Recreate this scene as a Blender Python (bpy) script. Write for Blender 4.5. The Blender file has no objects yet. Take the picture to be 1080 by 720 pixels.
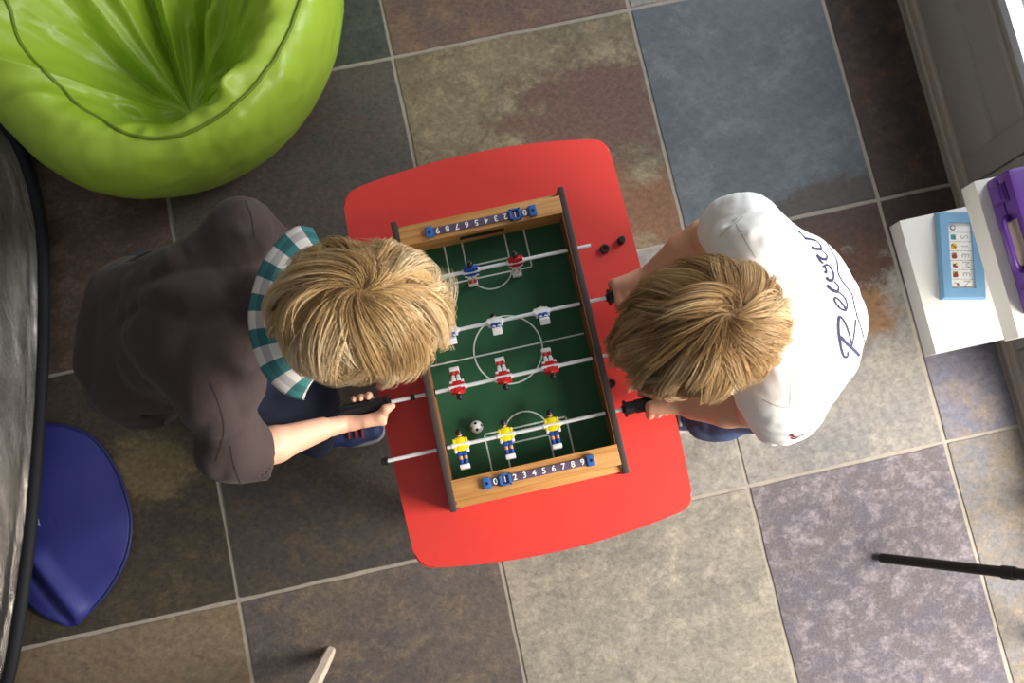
import bpy, bmesh, math, random
import numpy as np
from mathutils import Vector, Matrix, noise as mnoise
random.seed(7); RNG = np.random.default_rng(7)
S = bpy.context.scene
COL = S.collection
PI = math.pi
# ------------------------------------------------------------------ camera, world, lights
CAMR = np.array([[0.97671004, 0.21033862, -0.04236941], [-0.21411665, 0.96822168, -0.12923174], [0.01384056, 0.13529394, 0.99070883]])
H = 2.34
def W(px, py, z):                       # ray of the photo at (px, py), met at the height z
    d = CAMR @ np.array([px - 540, -(py - 360), -1050.]); t = (z - H) / d[2]
    return np.array([d[0] * t, d[1] * t, z])
cam_d = bpy.data.cameras.new('camera'); cam = bpy.data.objects.new('camera', cam_d); COL.objects.link(cam)
M4 = Matrix.Identity(4)
for i in range(3):
    for j in range(3): M4[i][j] = CAMR[i, j]
M4[0][3], M4[1][3], M4[2][3] = 0, 0, H
cam.matrix_world = M4
cam_d.sensor_width = 36; cam_d.lens = 35; cam_d.clip_start = 0.05
cam_d.dof.use_dof = True; cam_d.dof.focus_distance = 1.65; cam_d.dof.aperture_fstop = 5.0
S.camera = cam
S.view_settings.view_transform = 'Standard'; S.view_settings.look = 'None'
S.view_settings.gamma = 1; S.view_settings.use_curve_mapping = False
S.view_settings.exposure = 0.0
wd = bpy.data.worlds.new('world'); S.world = wd; wd.use_nodes = True
_n = wd.node_tree.nodes; _l = wd.node_tree.links            # the room around: bright on the window side (+x), dim on the far side
_tc = _n.new('ShaderNodeTexCoord'); _sx = _n.new('ShaderNodeSeparateXYZ'); _l.new(_tc.outputs['Generated'], _sx.inputs[0])
_mr = _n.new('ShaderNodeMapRange'); _mr.inputs[1].default_value = -0.8; _mr.inputs[2].default_value = 0.9; _mr.inputs[3].default_value = 0.15; _mr.inputs[4].default_value = 0.48
_l.new(_sx.outputs[0], _mr.inputs[0]); _l.new(_mr.outputs[0], _n['Background'].inputs[1]); _n['Background'].inputs[0].default_value = (0.94, 0.96, 1.0, 1)
def area(name, loc, target, sx, sy, power, color):
    l = bpy.data.lights.new(name, 'AREA'); l.shape = 'RECTANGLE'; l.size = sx; l.size_y = sy; l.energy = power; l.color = color
    o = bpy.data.objects.new(name, l); COL.objects.link(o); o.location = loc
    o.rotation_euler = (Vector(target) - Vector(loc)).to_track_quat('-Z', 'Y').to_euler(); return o
area('daylight_south_window', (1.95, -0.75, 1.55), (0.1, -0.05, 0.3), 1.1, 1.2, 150, (1.0, 0.95, 0.87))
area('daylight_north_window', (2.0, 1.25, 1.5), (0.1, 0.2, 0.3), 1.0, 1.3, 50, (0.92, 0.96, 1.0))

# ------------------------------------------------------------------ helpers
def s2l(c):
    return tuple((v / 255 / 12.92) if v / 255 <= 0.04045 else ((v / 255 + 0.055) / 1.055) ** 2.4 for v in c)
def mat(name, col, rough=0.5, metal=0.0, spec=0.5, nscale=0, namt=0.0, bump=0.0, bscale=80, **kw):
    m = bpy.data.materials.new(name); m.use_nodes = True
    nt = m.node_tree; b = nt.nodes['Principled BSDF']
    b.inputs['Base Color'].default_value = (*col, 1); b.inputs['Roughness'].default_value = rough
    b.inputs['Metallic'].default_value = metal; b.inputs['Specular IOR Level'].default_value = spec
    for k, v in kw.items(): b.inputs[k.replace('_', ' ')].default_value = v
    tc = nt.nodes.new('ShaderNodeTexCoord')
    if nscale:
        n = nt.nodes.new('ShaderNodeTexNoise'); n.inputs['Scale'].default_value = nscale; n.inputs['Detail'].default_value = 6
        nt.links.new(tc.outputs['Object'], n.inputs['Vector'])
        mx = nt.nodes.new('ShaderNodeMix'); mx.data_type = 'RGBA'
        mx.inputs[6].default_value = (*[v * (1 - namt) for v in col], 1); mx.inputs[7].default_value = (*[min(1, v * (1 + namt)) for v in col], 1)
        nt.links.new(n.outputs['Fac'], mx.inputs[0]); nt.links.new(mx.outputs[2], b.inputs['Base Color'])
    if bump:
        n2 = nt.nodes.new('ShaderNodeTexNoise'); n2.inputs['Scale'].default_value = bscale; n2.inputs['Detail'].default_value = 5
        nt.links.new(tc.outputs['Object'], n2.inputs['Vector'])
        bp = nt.nodes.new('ShaderNodeBump'); bp.inputs['Strength'].default_value = bump; bp.inputs['Distance'].default_value = 0.003
        nt.links.new(n2.outputs['Fac'], bp.inputs['Height']); nt.links.new(bp.outputs['Normal'], b.inputs['Normal'])
    return m
def setp(o, label=None, cat=None, group=None, kind=None):
    if label: o['label'] = label
    if cat: o['category'] = cat
    if group: o['group'] = group
    if kind: o['kind'] = kind
    return o
def empty(name, loc=(0, 0, 0), rz=0.0, **kw):
    o = bpy.data.objects.new(name, None); COL.objects.link(o); o.location = loc; o.rotation_euler = (0, 0, rz); o.empty_display_size = 0.05
    return setp(o, **kw)
def link(name, me, mats, parent=None, smooth=True):
    o = bpy.data.objects.new(name, me); COL.objects.link(o)
    for m in (mats if isinstance(mats, (list, tuple)) else [mats]): me.materials.append(m)
    if smooth: me.polygons.foreach_set('use_smooth', [True] * len(me.polygons))
    if parent is not None: o.parent = parent
    return o
def rawmesh(name, v, f):
    me = bpy.data.meshes.new(name); me.from_pydata([tuple(map(float, p)) for p in v], [], [tuple(map(int, q)) for q in f]); me.update(); return me
class MB:
    def __init__(s): s.b = bmesh.new()
    def _m(s, faces, mi):
        for f in faces: f.material_index = mi
    def box(s, lo, hi, mi=0, rot=None, bev=0.0):
        lo = Vector(lo); hi = Vector(hi); c = (lo + hi) / 2; d = hi - lo
        mt = Matrix.Translation(c) @ Matrix.Diagonal((*d, 1))
        if rot is not None: mt = rot @ mt
        r = bmesh.ops.create_cube(s.b, size=1, matrix=mt)
        fs = {f for v in r['verts'] for f in v.link_faces}; s._m(fs, mi)
        if bev:
            es = list({e for f in fs for e in f.edges})
            q = bmesh.ops.bevel(s.b, geom=es, offset=bev, segments=2, affect='EDGES', profile=0.6); s._m(q['faces'], mi)
        return s
    def cyl(s, p0, p1, r0, r1=None, n=20, mi=0, bev=0.0):
        p0 = Vector(p0); p1 = Vector(p1); r1 = r0 if r1 is None else r1; d = p1 - p0
        mt = Matrix.Translation((p0 + p1) / 2) @ d.to_track_quat('Z', 'Y').to_matrix().to_4x4()
        r = bmesh.ops.create_cone(s.b, cap_ends=True, segments=n, radius1=r0, radius2=r1, depth=d.length, matrix=mt)
        fs = {f for v in r['verts'] for f in v.link_faces}; s._m(fs, mi)
        if bev:
            es = list({e for f in fs if len(f.verts) > 4 for e in f.edges})
            q = bmesh.ops.bevel(s.b, geom=es, offset=bev, segments=2, affect='EDGES'); s._m(q['faces'], mi)
        return s
    def ball(s, c, r, mi=0, sc=(1, 1, 1), u=16, v=10, rot=None):
        mt = Matrix.Translation(c) @ (rot.to_4x4() if rot is not None else Matrix.Identity(4)) @ Matrix.Diagonal((r * sc[0], r * sc[1], r * sc[2], 1))
        q = bmesh.ops.create_uvsphere(s.b, u_segments=u, v_segments=v, radius=1, matrix=mt)
        s._m({f for w in q['verts'] for f in w.link_faces}, mi); return s
    def prism(s, pts, z0, z1, mi=0, bev=0.0):
        bt = [s.b.verts.new((p[0], p[1], z0)) for p in pts]; tp = [s.b.verts.new((p[0], p[1], z1)) for p in pts]; n = len(pts)
        fs = [s.b.faces.new(tp), s.b.faces.new(bt[::-1])] + [s.b.faces.new((bt[i], bt[(i + 1) % n], tp[(i + 1) % n], tp[i])) for i in range(n)]
        s._m(fs, mi)
        if bev:
            q = bmesh.ops.bevel(s.b, geom=list(fs[0].edges) + list(fs[1].edges), offset=bev, segments=3, affect='EDGES'); s._m(q['faces'], mi)
        return s
    def tube(s, pts, r, n=8, mi=0, closed=False):
        pts = [Vector(p) for p in pts]; rings = []
        for i, p in enumerate(pts):
            if closed: t = pts[(i + 1) % len(pts)] - pts[i - 1]
            else: t = pts[min(i + 1, len(pts) - 1)] - pts[max(i - 1, 0)]
            t.normalize(); a = Vector((0, 0, 1)) if abs(t.z) < 0.9 else Vector((1, 0, 0))
            u = t.cross(a).normalized(); w = t.cross(u); rr = r[i] if hasattr(r, '__len__') else r
            rings.append([s.b.verts.new(p + (u * math.cos(2 * PI * k / n) + w * math.sin(2 * PI * k / n)) * rr) for k in range(n)])
        for i in range(len(rings) - (0 if closed else 1)):
            A, B = rings[i], rings[(i + 1) % len(rings)]
            s._m([s.b.faces.new((A[k], A[(k + 1) % n], B[(k + 1) % n], B[k])) for k in range(n)], mi)
        if not closed: s._m([s.b.faces.new(rings[0][::-1]), s.b.faces.new(rings[-1])], mi)
        return s
    def build(s, name, mats, parent=None, smooth=False, angle=35):
        bmesh.ops.recalc_face_normals(s.b, faces=s.b.faces)
        me = bpy.data.meshes.new(name); s.b.to_mesh(me); s.b.free()
        o = link(name, me, mats, parent, True)
        me.set_sharp_from_angle(angle=math.radians(180 if smooth else angle)); return o
def spline(pts, n, closed=False):                     # Catmull-Rom
    P_ = [np.array(p, float) for p in pts]; m = len(P_); out = []
    segs = m if closed else m - 1
    for i in range(segs):
        g = (lambda k: P_[k % m]) if closed else (lambda k: P_[min(max(k, 0), m - 1)])
        a, b, c, d = g(i - 1), g(i), g(i + 1), g(i + 2)
        for j in range(n):
            t = j / n
            out.append(0.5 * ((2 * b) + (-a + c) * t + (2 * a - 5 * b + 4 * c - d) * t * t + (-a + 3 * b - 3 * c + d) * t ** 3))
    if not closed: out.append(P_[-1])
    return out
# value noise on arrays
_L = RNG.random((32, 32, 32)).astype(np.float32) * 2 - 1
def vnoise(x, y, z):
    xi, yi, zi = np.floor(x).astype(int), np.floor(y).astype(int), np.floor(z).astype(int)
    fx, fy, fz = x - xi, y - yi, z - zi
    fx, fy, fz = fx * fx * (3 - 2 * fx), fy * fy * (3 - 2 * fy), fz * fz * (3 - 2 * fz)
    g = lambda a, b, c: _L[(xi + a) & 31, (yi + b) & 31, (zi + c) & 31]
    l = lambda p, q, t: p + (q - p) * t
    return l(l(l(g(0, 0, 0), g(1, 0, 0), fx), l(g(0, 1, 0), g(1, 1, 0), fx), fy), l(l(g(0, 0, 1), g(1, 0, 1), fx), l(g(0, 1, 1), g(1, 1, 1), fx), fy), fz)
# implicit surfaces -> one continuous mesh
class SDF:
    def __init__(s, lo, hi, h):
        s.lo = np.array(lo, np.float32); s.h = h; s.n = np.ceil((np.array(hi) - s.lo) / h).astype(int) + 1
        s.F = np.full(s.n, 0.2, np.float32)
    def _blk(s, lo, hi):
        a = np.clip(np.floor((np.array(lo) - s.lo) / s.h).astype(int), 0, s.n); b = np.clip(np.ceil((np.array(hi) - s.lo) / s.h).astype(int) + 1, 0, s.n)
        sl = tuple(slice(i, j) for i, j in zip(a, b))
        ax = [s.lo[k] + s.h * np.arange(a[k], b[k], dtype=np.float32) for k in range(3)]
        return sl, ax[0][:, None, None], ax[1][None, :, None], ax[2][None, None, :]
    def _mix(s, sl, d, k, sub):
        F = s.F[sl]
        if sub:
            if k <= 0: s.F[sl] = np.maximum(F, -d)
            else:
                hh = np.clip(0.5 - 0.5 * (F + d) / k, 0, 1); s.F[sl] = F + (-d - F) * hh + k * hh * (1 - hh)
        elif k <= 0: s.F[sl] = np.minimum(F, d)
        else:
            hh = np.clip(0.5 + 0.5 * (F - d) / k, 0, 1); s.F[sl] = F + (d - F) * hh - k * hh * (1 - hh)
    def cone(s, a, b, r0, r1, k=0.02, sub=False):
        a = np.array(a, float); b = np.array(b, float); m = max(r0, r1) + k + 4 * s.h
        sl, X, Y, Z = s._blk(np.minimum(a, b) - m, np.maximum(a, b) + m)
        d = b - a; L = max(1e-9, float(d @ d))
        t = np.clip(((X - a[0]) * d[0] + (Y - a[1]) * d[1] + (Z - a[2]) * d[2]) / L, 0, 1)
        D = np.sqrt((X - a[0] - t * d[0]) ** 2 + (Y - a[1] - t * d[1]) ** 2 + (Z - a[2] - t * d[2]) ** 2) - (r0 + (r1 - r0) * t)
        s._mix(sl, D.astype(np.float32), k, sub); return s
    def chain(s, pts, rs, k=0.02):
        for i in range(len(pts) - 1): s.cone(pts[i], pts[i + 1], rs[i], rs[i + 1], k)
        return s
    def ell(s, c, rad, rot=None, k=0.02, sub=False):
        c = np.array(c, float); rad = np.array(rad, float); m = rad.max() + k + 4 * s.h
        sl, X, Y, Z = s._blk(c - m, c + m); Rm = np.eye(3) if rot is None else np.array(rot)   # columns: local axes
        q = [(X - c[0]) * Rm[0, i] + (Y - c[1]) * Rm[1, i] + (Z - c[2]) * Rm[2, i] for i in range(3)]
        k0 = np.sqrt(sum((q[i] / rad[i]) ** 2 for i in range(3))); k1 = np.sqrt(sum((q[i] / rad[i] ** 2) ** 2 for i in range(3)))
        s._mix(sl, (k0 * (k0 - 1) / np.maximum(k1, 1e-6)).astype(np.float32), k, sub); return s
    def cut(s, p, n, c=None, rad=9.0, soft=0.0):       # removes the side n points to, near c
        p = np.array(p, float); n = np.array(n, float); n /= np.linalg.norm(n); c = p if c is None else np.array(c, float)
        sl, X, Y, Z = s._blk(c - rad, c + rad)
        D = (X - p[0]) * n[0] + (Y - p[1]) * n[1] + (Z - p[2]) * n[2]
        dc = np.sqrt((X - c[0]) ** 2 + (Y - c[1]) ** 2 + (Z - c[2]) ** 2)
        s.F[sl] = np.where(dc < rad, np.maximum(s.F[sl], D), s.F[sl]); return s
    def crease(s, pts, depth, width):                  # a fold running through pts (negative depth: a ridge)
        for i in range(len(pts) - 1):
            a = np.array(pts[i], float); b = np.array(pts[i + 1], float); m = width * 2.5
            sl, X, Y, Z = s._blk(np.minimum(a, b) - m, np.maximum(a, b) + m); d = b - a; L = float(d @ d)
            t = ((X - a[0]) * d[0] + (Y - a[1]) * d[1] + (Z - a[2]) * d[2]) / L; tc = np.clip(t, 0, 1)
            r2 = (X - a[0] - tc * d[0]) ** 2 + (Y - a[1] - tc * d[1]) ** 2 + (Z - a[2] - tc * d[2]) ** 2
            s.F[sl] += depth * np.exp(-r2 / width ** 2)
        return s
    def wrinkle(s, amp, freq, stretch=(1, 1, 1), off=0.0):
        sl, X, Y, Z = s._blk(s.lo, s.lo + s.h * s.n)
        band = np.abs(s.F) < 0.05
        i, j, k = np.nonzero(band)
        x, y, z = s.lo[0] + s.h * i, s.lo[1] + s.h * j, s.lo[2] + s.h * k
        wx = vnoise(x * 6 + 9 + off, y * 6, z * 6) * 0.06; wy = vnoise(x * 6, y * 6 + 17 + off, z * 6) * 0.06
        n = vnoise((x + wx) * freq * stretch[0] + off, (y + wy) * freq * stretch[1], z * freq * stretch[2])
        s.F[i, j, k] += amp * (1 - 2 * np.abs(n)).astype(np.float32); return s
    def mesh(s):
        F = s.F; I = F < 0; n = F.shape
        c = np.zeros(tuple(v - 1 for v in n), np.int8); off = [(a, b, d) for a in (0, 1) for b in (0, 1) for d in (0, 1)]
        for a, b, d in off: c += I[a:n[0] - 1 + a, b:n[1] - 1 + b, d:n[2] - 1 + d]
        act = (c > 0) & (c < 8); cells = np.argwhere(act); idx = -np.ones(act.shape, np.int64); idx[act] = np.arange(len(cells))
        acc = np.zeros((len(cells), 3)); cnt = np.zeros(len(cells))
        for p in off:
            for ax in range(3):
                if p[ax]: continue
                q = list(p); q[ax] = 1
                f0 = F[cells[:, 0] + p[0], cells[:, 1] + p[1], cells[:, 2] + p[2]]; f1 = F[cells[:, 0] + q[0], cells[:, 1] + q[1], cells[:, 2] + q[2]]
                x = (f0 < 0) != (f1 < 0); t = np.where(x, f0 / np.where(x, f0 - f1, 1), 0)
                v = np.tile(np.array(p, float), (len(cells), 1)); v[:, ax] = t
                acc[x] += v[x]; cnt[x] += 1
        V = s.lo + s.h * (cells + acc / cnt[:, None]); Q = []
        for ax in range(3):
            u, w = (ax + 1) % 3, (ax + 2) % 3
            sl0 = [slice(1, -1)] * 3; sl1 = [slice(1, -1)] * 3; sl0[ax] = slice(0, -1); sl1[ax] = slice(1, None)
            A, B = I[tuple(sl0)], I[tuple(sl1)]; e = np.argwhere(A != B); ins = A[tuple(e.T)]
            base = e.copy(); base[:, u] += 1; base[:, w] += 1                # cell index whose low corner is the edge start
            def cell(du, dw):
                b = base.copy(); b[:, u] -= du; b[:, w] -= dw; return idx[b[:, 0], b[:, 1], b[:, 2]]
            q = np.stack([cell(1, 1), cell(0, 1), cell(0, 0), cell(1, 0)], 1)
            q[~ins] = q[~ins][:, ::-1]; Q.append(q)
        Q = np.concatenate(Q); Q = Q[(Q >= 0).all(1)]
        return V, Q
def npmesh(name, V, Q):
    me = bpy.data.meshes.new(name); V = np.asarray(V, np.float32); Q = np.asarray(Q, np.int32)
    me.vertices.add(len(V)); me.vertices.foreach_set('co', V.ravel()); k = Q.shape[1]
    me.loops.add(Q.size); me.loops.foreach_set('vertex_index', Q.ravel())
    me.polygons.add(len(Q)); me.polygons.foreach_set('loop_start', np.arange(0, Q.size, k, dtype=np.int32)); me.polygons.foreach_set('loop_total', np.full(len(Q), k, np.int32))
    me.update(calc_edges=True); me.validate(); return me
def unit(v): v = np.array(v, float); return v / np.linalg.norm(v)
def frommesh(fs, name, mats, parent, smooth_iter=0):
    V, Q = fs.mesh()
    for _ in range(smooth_iter):
        A = np.zeros_like(V); cnt = np.zeros(len(V))
        for i in range(4):
            p, q = Q[:, i], Q[:, (i + 1) % 4]
            for k in range(3): A[:, k] += np.bincount(p, V[q, k], len(V)) + np.bincount(q, V[p, k], len(V))
            cnt += np.bincount(p, minlength=len(V)) + np.bincount(q, minlength=len(V))
        V = V * 0.5 + 0.5 * A / np.maximum(cnt, 1)[:, None]
    fs.V, fs.Q = V, Q
    return link(name, npmesh(name, V, Q), mats, parent)
exec_parts = []
# ------------------------------------------------------------------ slate floor
GX = [-1.84, -1.238, -0.637, -0.036, 0.565, 1.046, 1.232]
GY = [-1.35, -0.746, -0.145, 0.456, 1.058, 1.66, 2.0]
def slate(name, c1, c2, c3, seed, patch=None, scale=7.0, grain=0.5, blend=0.5, rough=0.5):
    m = bpy.data.materials.new(name); m.use_nodes = True; nt = m.node_tree; N = nt.nodes; L = nt.links; b = N['Principled BSDF']
    tc = N.new('ShaderNodeTexCoord'); mp = N.new('ShaderNodeMapping'); mp.inputs['Location'].default_value = (seed * 1.37, seed * 2.11, seed * 0.7)
    mp.inputs['Rotation'].default_value = (0, 0, seed * 0.9); mp.inputs['Scale'].default_value = (1.0, 1.35, 1.0)
    L.new(tc.outputs['Object'], mp.inputs['Vector'])
    def nz(sc, det=8, rg=0.6, dist=0.0):
        n = N.new('ShaderNodeTexNoise'); n.inputs['Scale'].default_value = sc; n.inputs['Detail'].default_value = det
        n.inputs['Roughness'].default_value = rg; n.inputs['Distortion'].default_value = dist; L.new(mp.outputs[0], n.inputs['Vector']); return n.outputs['Fac']
    def ramp(src, a, z):
        r = N.new('ShaderNodeMapRange'); r.inputs[1].default_value = a; r.inputs[2].default_value = z; r.interpolation_type = 'SMOOTHSTEP'; L.new(src, r.inputs[0]); return r.outputs[0]
    def mix(f, a, z, mode='MIX'):
        x = N.new('ShaderNodeMix'); x.data_type = 'RGBA'; x.blend_type = mode
        if hasattr(f, 'default_value'): L.new(f, x.inputs[0])
        else: x.inputs[0].default_value = f
        for i, v in ((6, a), (7, z)):
            if hasattr(v, 'default_value'): L.new(v, x.inputs[i])
            else: x.inputs[i].default_value = (*v, 1)
        return x.outputs[2]
    big = nz(scale * 0.45, 12, 0.68, 0.4); mid = nz(scale * 1.3, 14, 0.78, 0.2); fine = nz(scale * 8, 12, 0.8)
    col = mix(ramp(big, 0.3, 0.7), c1, c2)
    col = mix(ramp(mid, 0.46, 0.46 + 0.42 * blend), col, c3)
    if patch is not None:                               # a stain with its own outline: (x, y, radius x, radius y, colour)
        for (x, y, rx, ry, pc) in patch:
            sub = N.new('ShaderNodeVectorMath'); sub.operation = 'SUBTRACT'; sub.inputs[1].default_value = (x, y, 0); L.new(tc.outputs['Object'], sub.inputs[0])
            dv = N.new('ShaderNodeVectorMath'); dv.operation = 'MULTIPLY'; dv.inputs[1].default_value = (1 / rx, 1 / ry, 0); L.new(sub.outputs[0], dv.inputs[0])
            ln = N.new('ShaderNodeVectorMath'); ln.operation = 'LENGTH'; L.new(dv.outputs[0], ln.inputs[0])
            ad = N.new('ShaderNodeMath'); ad.operation = 'MULTIPLY_ADD'; ad.inputs[1].default_value = 2.6; L.new(nz(scale * 1.3, 14, 0.78), ad.inputs[0]); L.new(ln.outputs['Value'], ad.inputs[2])
            col = mix(ramp(ad.outputs[0], 2.30, 1.80), col, pc)
    g = N.new('ShaderNodeMapRange'); g.inputs[1].default_value = 0.3; g.inputs[2].default_value = 0.7; g.inputs[3].default_value = 1 - grain; g.inputs[4].default_value = 1 + grain; L.new(fine, g.inputs[0])
    gr = N.new('ShaderNodeCombineColor'); [L.new(g.outputs[0], gr.inputs[i]) for i in range(3)]
    col = mix(1.0, col, gr.outputs[0], 'MULTIPLY'); L.new(col, b.inputs['Base Color'])
    b.inputs['Roughness'].default_value = rough; b.inputs['Specular IOR Level'].default_value = 0.4
    ad = N.new('ShaderNodeMath'); ad.operation = 'ADD'; L.new(mid, ad.inputs[0])
    sc = N.new('ShaderNodeMath'); sc.operation = 'MULTIPLY'; sc.inputs[1].default_value = 0.35; L.new(fine, sc.inputs[0]); L.new(sc.outputs[0], ad.inputs[1])
    bp = N.new('ShaderNodeBump'); bp.inputs['Strength'].default_value = 0.55; bp.inputs['Distance'].default_value = 0.008
    L.new(ad.outputs[0], bp.inputs['Height']); L.new(bp.outputs['Normal'], b.inputs['Normal'])
    return m
def c(*rgb): return s2l(rgb)
TILES = {   # (column, row from the south): colours
 (1, 1): dict(c1=c(112, 98, 80), c2=c(128, 113, 90), c3=c(124, 103, 82)),
 (2, 1): dict(c1=c(100, 88, 78), c2=c(82, 76, 76), c3=c(116, 101, 84), scale=9),
 (3, 1): dict(c1=c(144, 137, 123), c2=c(124, 119, 110), c3=c(160, 152, 136), scale=9, rough=0.55),
 (4, 1): dict(c1=c(102, 91, 93), c2=c(92, 88, 100), c3=c(146, 136, 142), blend=0.5, scale=19),
 (5, 1): dict(c1=c(122, 112, 102), c2=c(108, 108, 114), c3=c(136, 120, 98), scale=10),
 (1, 2): dict(c1=c(70, 60, 46), c2=c(58, 53, 47), c3=c(92, 78, 54), scale=9, patch=[(-0.78, 0.2, 0.13, 0.1, c(112, 98, 70))]),
 (2, 2): dict(c1=c(72, 64, 54), c2=c(62, 58, 57), c3=c(86, 73, 55), scale=9),
 (3, 2): dict(c1=c(142, 136, 125), c2=c(122, 118, 114), c3=c(154, 147, 134)),
 (4, 2): dict(c1=c(138, 132, 124), c2=c(120, 117, 116), c3=c(152, 145, 133), patch=[(0.9, 0.42, 0.42, 0.16, c(74, 56, 50)), (0.94, 0.2, 0.09, 0.09, c(124, 92, 62)), (0.86, 0.32, 0.3, 0.1, c(84, 58, 44))]),
 (5, 2): dict(c1=c(108, 96, 98), c2=c(104, 104, 118), c3=c(138, 122, 110), patch=[(1.15, 0.38, 0.25, 0.2, c(62, 48, 44))]),
 (1, 3): dict(c1=c(94, 72, 60), c2=c(72, 60, 54), c3=c(116, 92, 80), scale=10),
 (2, 3): dict(c1=c(88, 84, 78), c2=c(96, 78, 70), c3=c(72, 76, 72), scale=9),
 (3, 3): dict(c1=c(128, 114, 88), c2=c(104, 94, 74), c3=c(150, 136, 108), scale=9, patch=[(0.42, 0.83, 0.3, 0.17, c(104, 78, 66)), (0.5, 0.55, 0.2, 0.12, c(124, 88, 62))]),
 (4, 3): dict(c1=c(98, 105, 111), c2=c(82, 89, 96), c3=c(112, 117, 119), grain=0.25, scale=5, patch=[(0.95, 0.46, 0.3, 0.1, c(78, 72, 68))]),
 (5, 3): dict(c1=c(78, 58, 50), c2=c(54, 46, 44), c3=c(96, 68, 54)),
 (1, 4): dict(c1=c(84, 76, 66), c2=c(72, 70, 66), c3=c(92, 80, 66)),
 (2, 4): dict(c1=c(70, 76, 70), c2=c(60, 66, 62), c3=c(82, 84, 74)),
 (3, 4): dict(c1=c(118, 92, 78), c2=c(100, 84, 78), c3=c(132, 106, 84), scale=10),
 (4, 4): dict(c1=c(142, 142, 134), c2=c(126, 128, 124), c3=c(154, 150, 138)),
 (5, 4): dict(c1=c(78, 60, 52), c2=c(64, 52, 48), c3=c(90, 68, 54)),
}
def floor():
    mats = [mat('grout', c(158, 150, 138), 0.85, nscale=40, namt=0.25, bump=0.5)]; bm = bmesh.new()
    f = bm.faces.new([bm.verts.new(p) for p in ((-2.6, -1.8, -0.003), (1.30, -1.8, -0.003), (1.30, 2.2, -0.003), (-2.6, 2.2, -0.003))])
    sub = 24
    for i in range(len(GX) - 1):
        for j in range(len(GY) - 1):
            d = TILES.get((min(max(i, 1), 5), min(max(j, 1), 4)))
            mats.append(slate('slate_tile', seed=i * 7.3 + j * 3.1 + 1, **d)); g = 0.0042
            x0, x1, y0, y1 = GX[i] + g, GX[i + 1] - g, GY[j] + g, GY[j + 1] - g
            ring = []
            for k in range(sub): ring.append((x0 + (x1 - x0) * k / sub, y0))
            for k in range(sub): ring.append((x1, y0 + (y1 - y0) * k / sub))
            for k in range(sub): ring.append((x1 - (x1 - x0) * k / sub, y1))
            for k in range(sub): ring.append((x0, y1 - (y1 - y0) * k / sub))
            jt = [(p[0] + 0.0022 * mnoise.noise((p[0] * 14, p[1] * 14, i + 3.3 * j)), p[1] + 0.0022 * mnoise.noise((p[0] * 14 + 7, p[1] * 14, j + 2.7 * i))) for p in ring]
            cx, cy = (x0 + x1) / 2, (y0 + y1) / 2
            lo = [bm.verts.new((*p, -0.004)) for p in jt]; up = [bm.verts.new((p[0] + (0.0012 if p[0] < cx else -0.0012), p[1] + (0.0012 if p[1] < cy else -0.0012), 0.0)) for p in jt]
            n = len(lo); fs = [bm.faces.new(up)] + [bm.faces.new((lo[k], lo[(k + 1) % n], up[(k + 1) % n], up[k])) for k in range(n)]
            for q in fs: q.material_index = len(mats) - 1
    me = bpy.data.meshes.new('floor'); bm.to_mesh(me); bm.free()
    o = link('floor', me, mats, None, False); setp(o, label='slate tile floor with pale grout lines', kind='structure')
floor()
# ------------------------------------------------------------------ wall with glazed doors on the right
M_door = mat('warm_grey_paint', c(176, 172, 164), 0.5, nscale=6, namt=0.04)
M_sill = mat('pale_grey_paint', c(188, 178, 164), 0.5)
M_bead = mat('white_frame', c(226, 230, 238), 0.4)
M_glass = bpy.data.materials.new('window_glass'); M_glass.use_nodes = True
_n = M_glass.node_tree.nodes; _n.remove(_n['Principled BSDF']); _a = _n.new('ShaderNodeBsdfTransparent'); _g = _n.new('ShaderNodeBsdfGlossy'); _g.inputs['Roughness'].default_value = 0.02
_m = _n.new('ShaderNodeMixShader'); _m.inputs[0].default_value = 0.06; _k = M_glass.node_tree.links; _k.new(_a.outputs[0], _m.inputs[1]); _k.new(_g.outputs[0], _m.inputs[2]); _k.new(_m.outputs[0], _n['Material Output'].inputs[0])
M_out = mat('garden_gravel', c(56, 62, 72), 0.9, nscale=60, namt=0.8, bump=1.0, bscale=120)
def struct(o, label=None): return setp(o, label=label, kind='structure')
WX = 1.238
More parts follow.
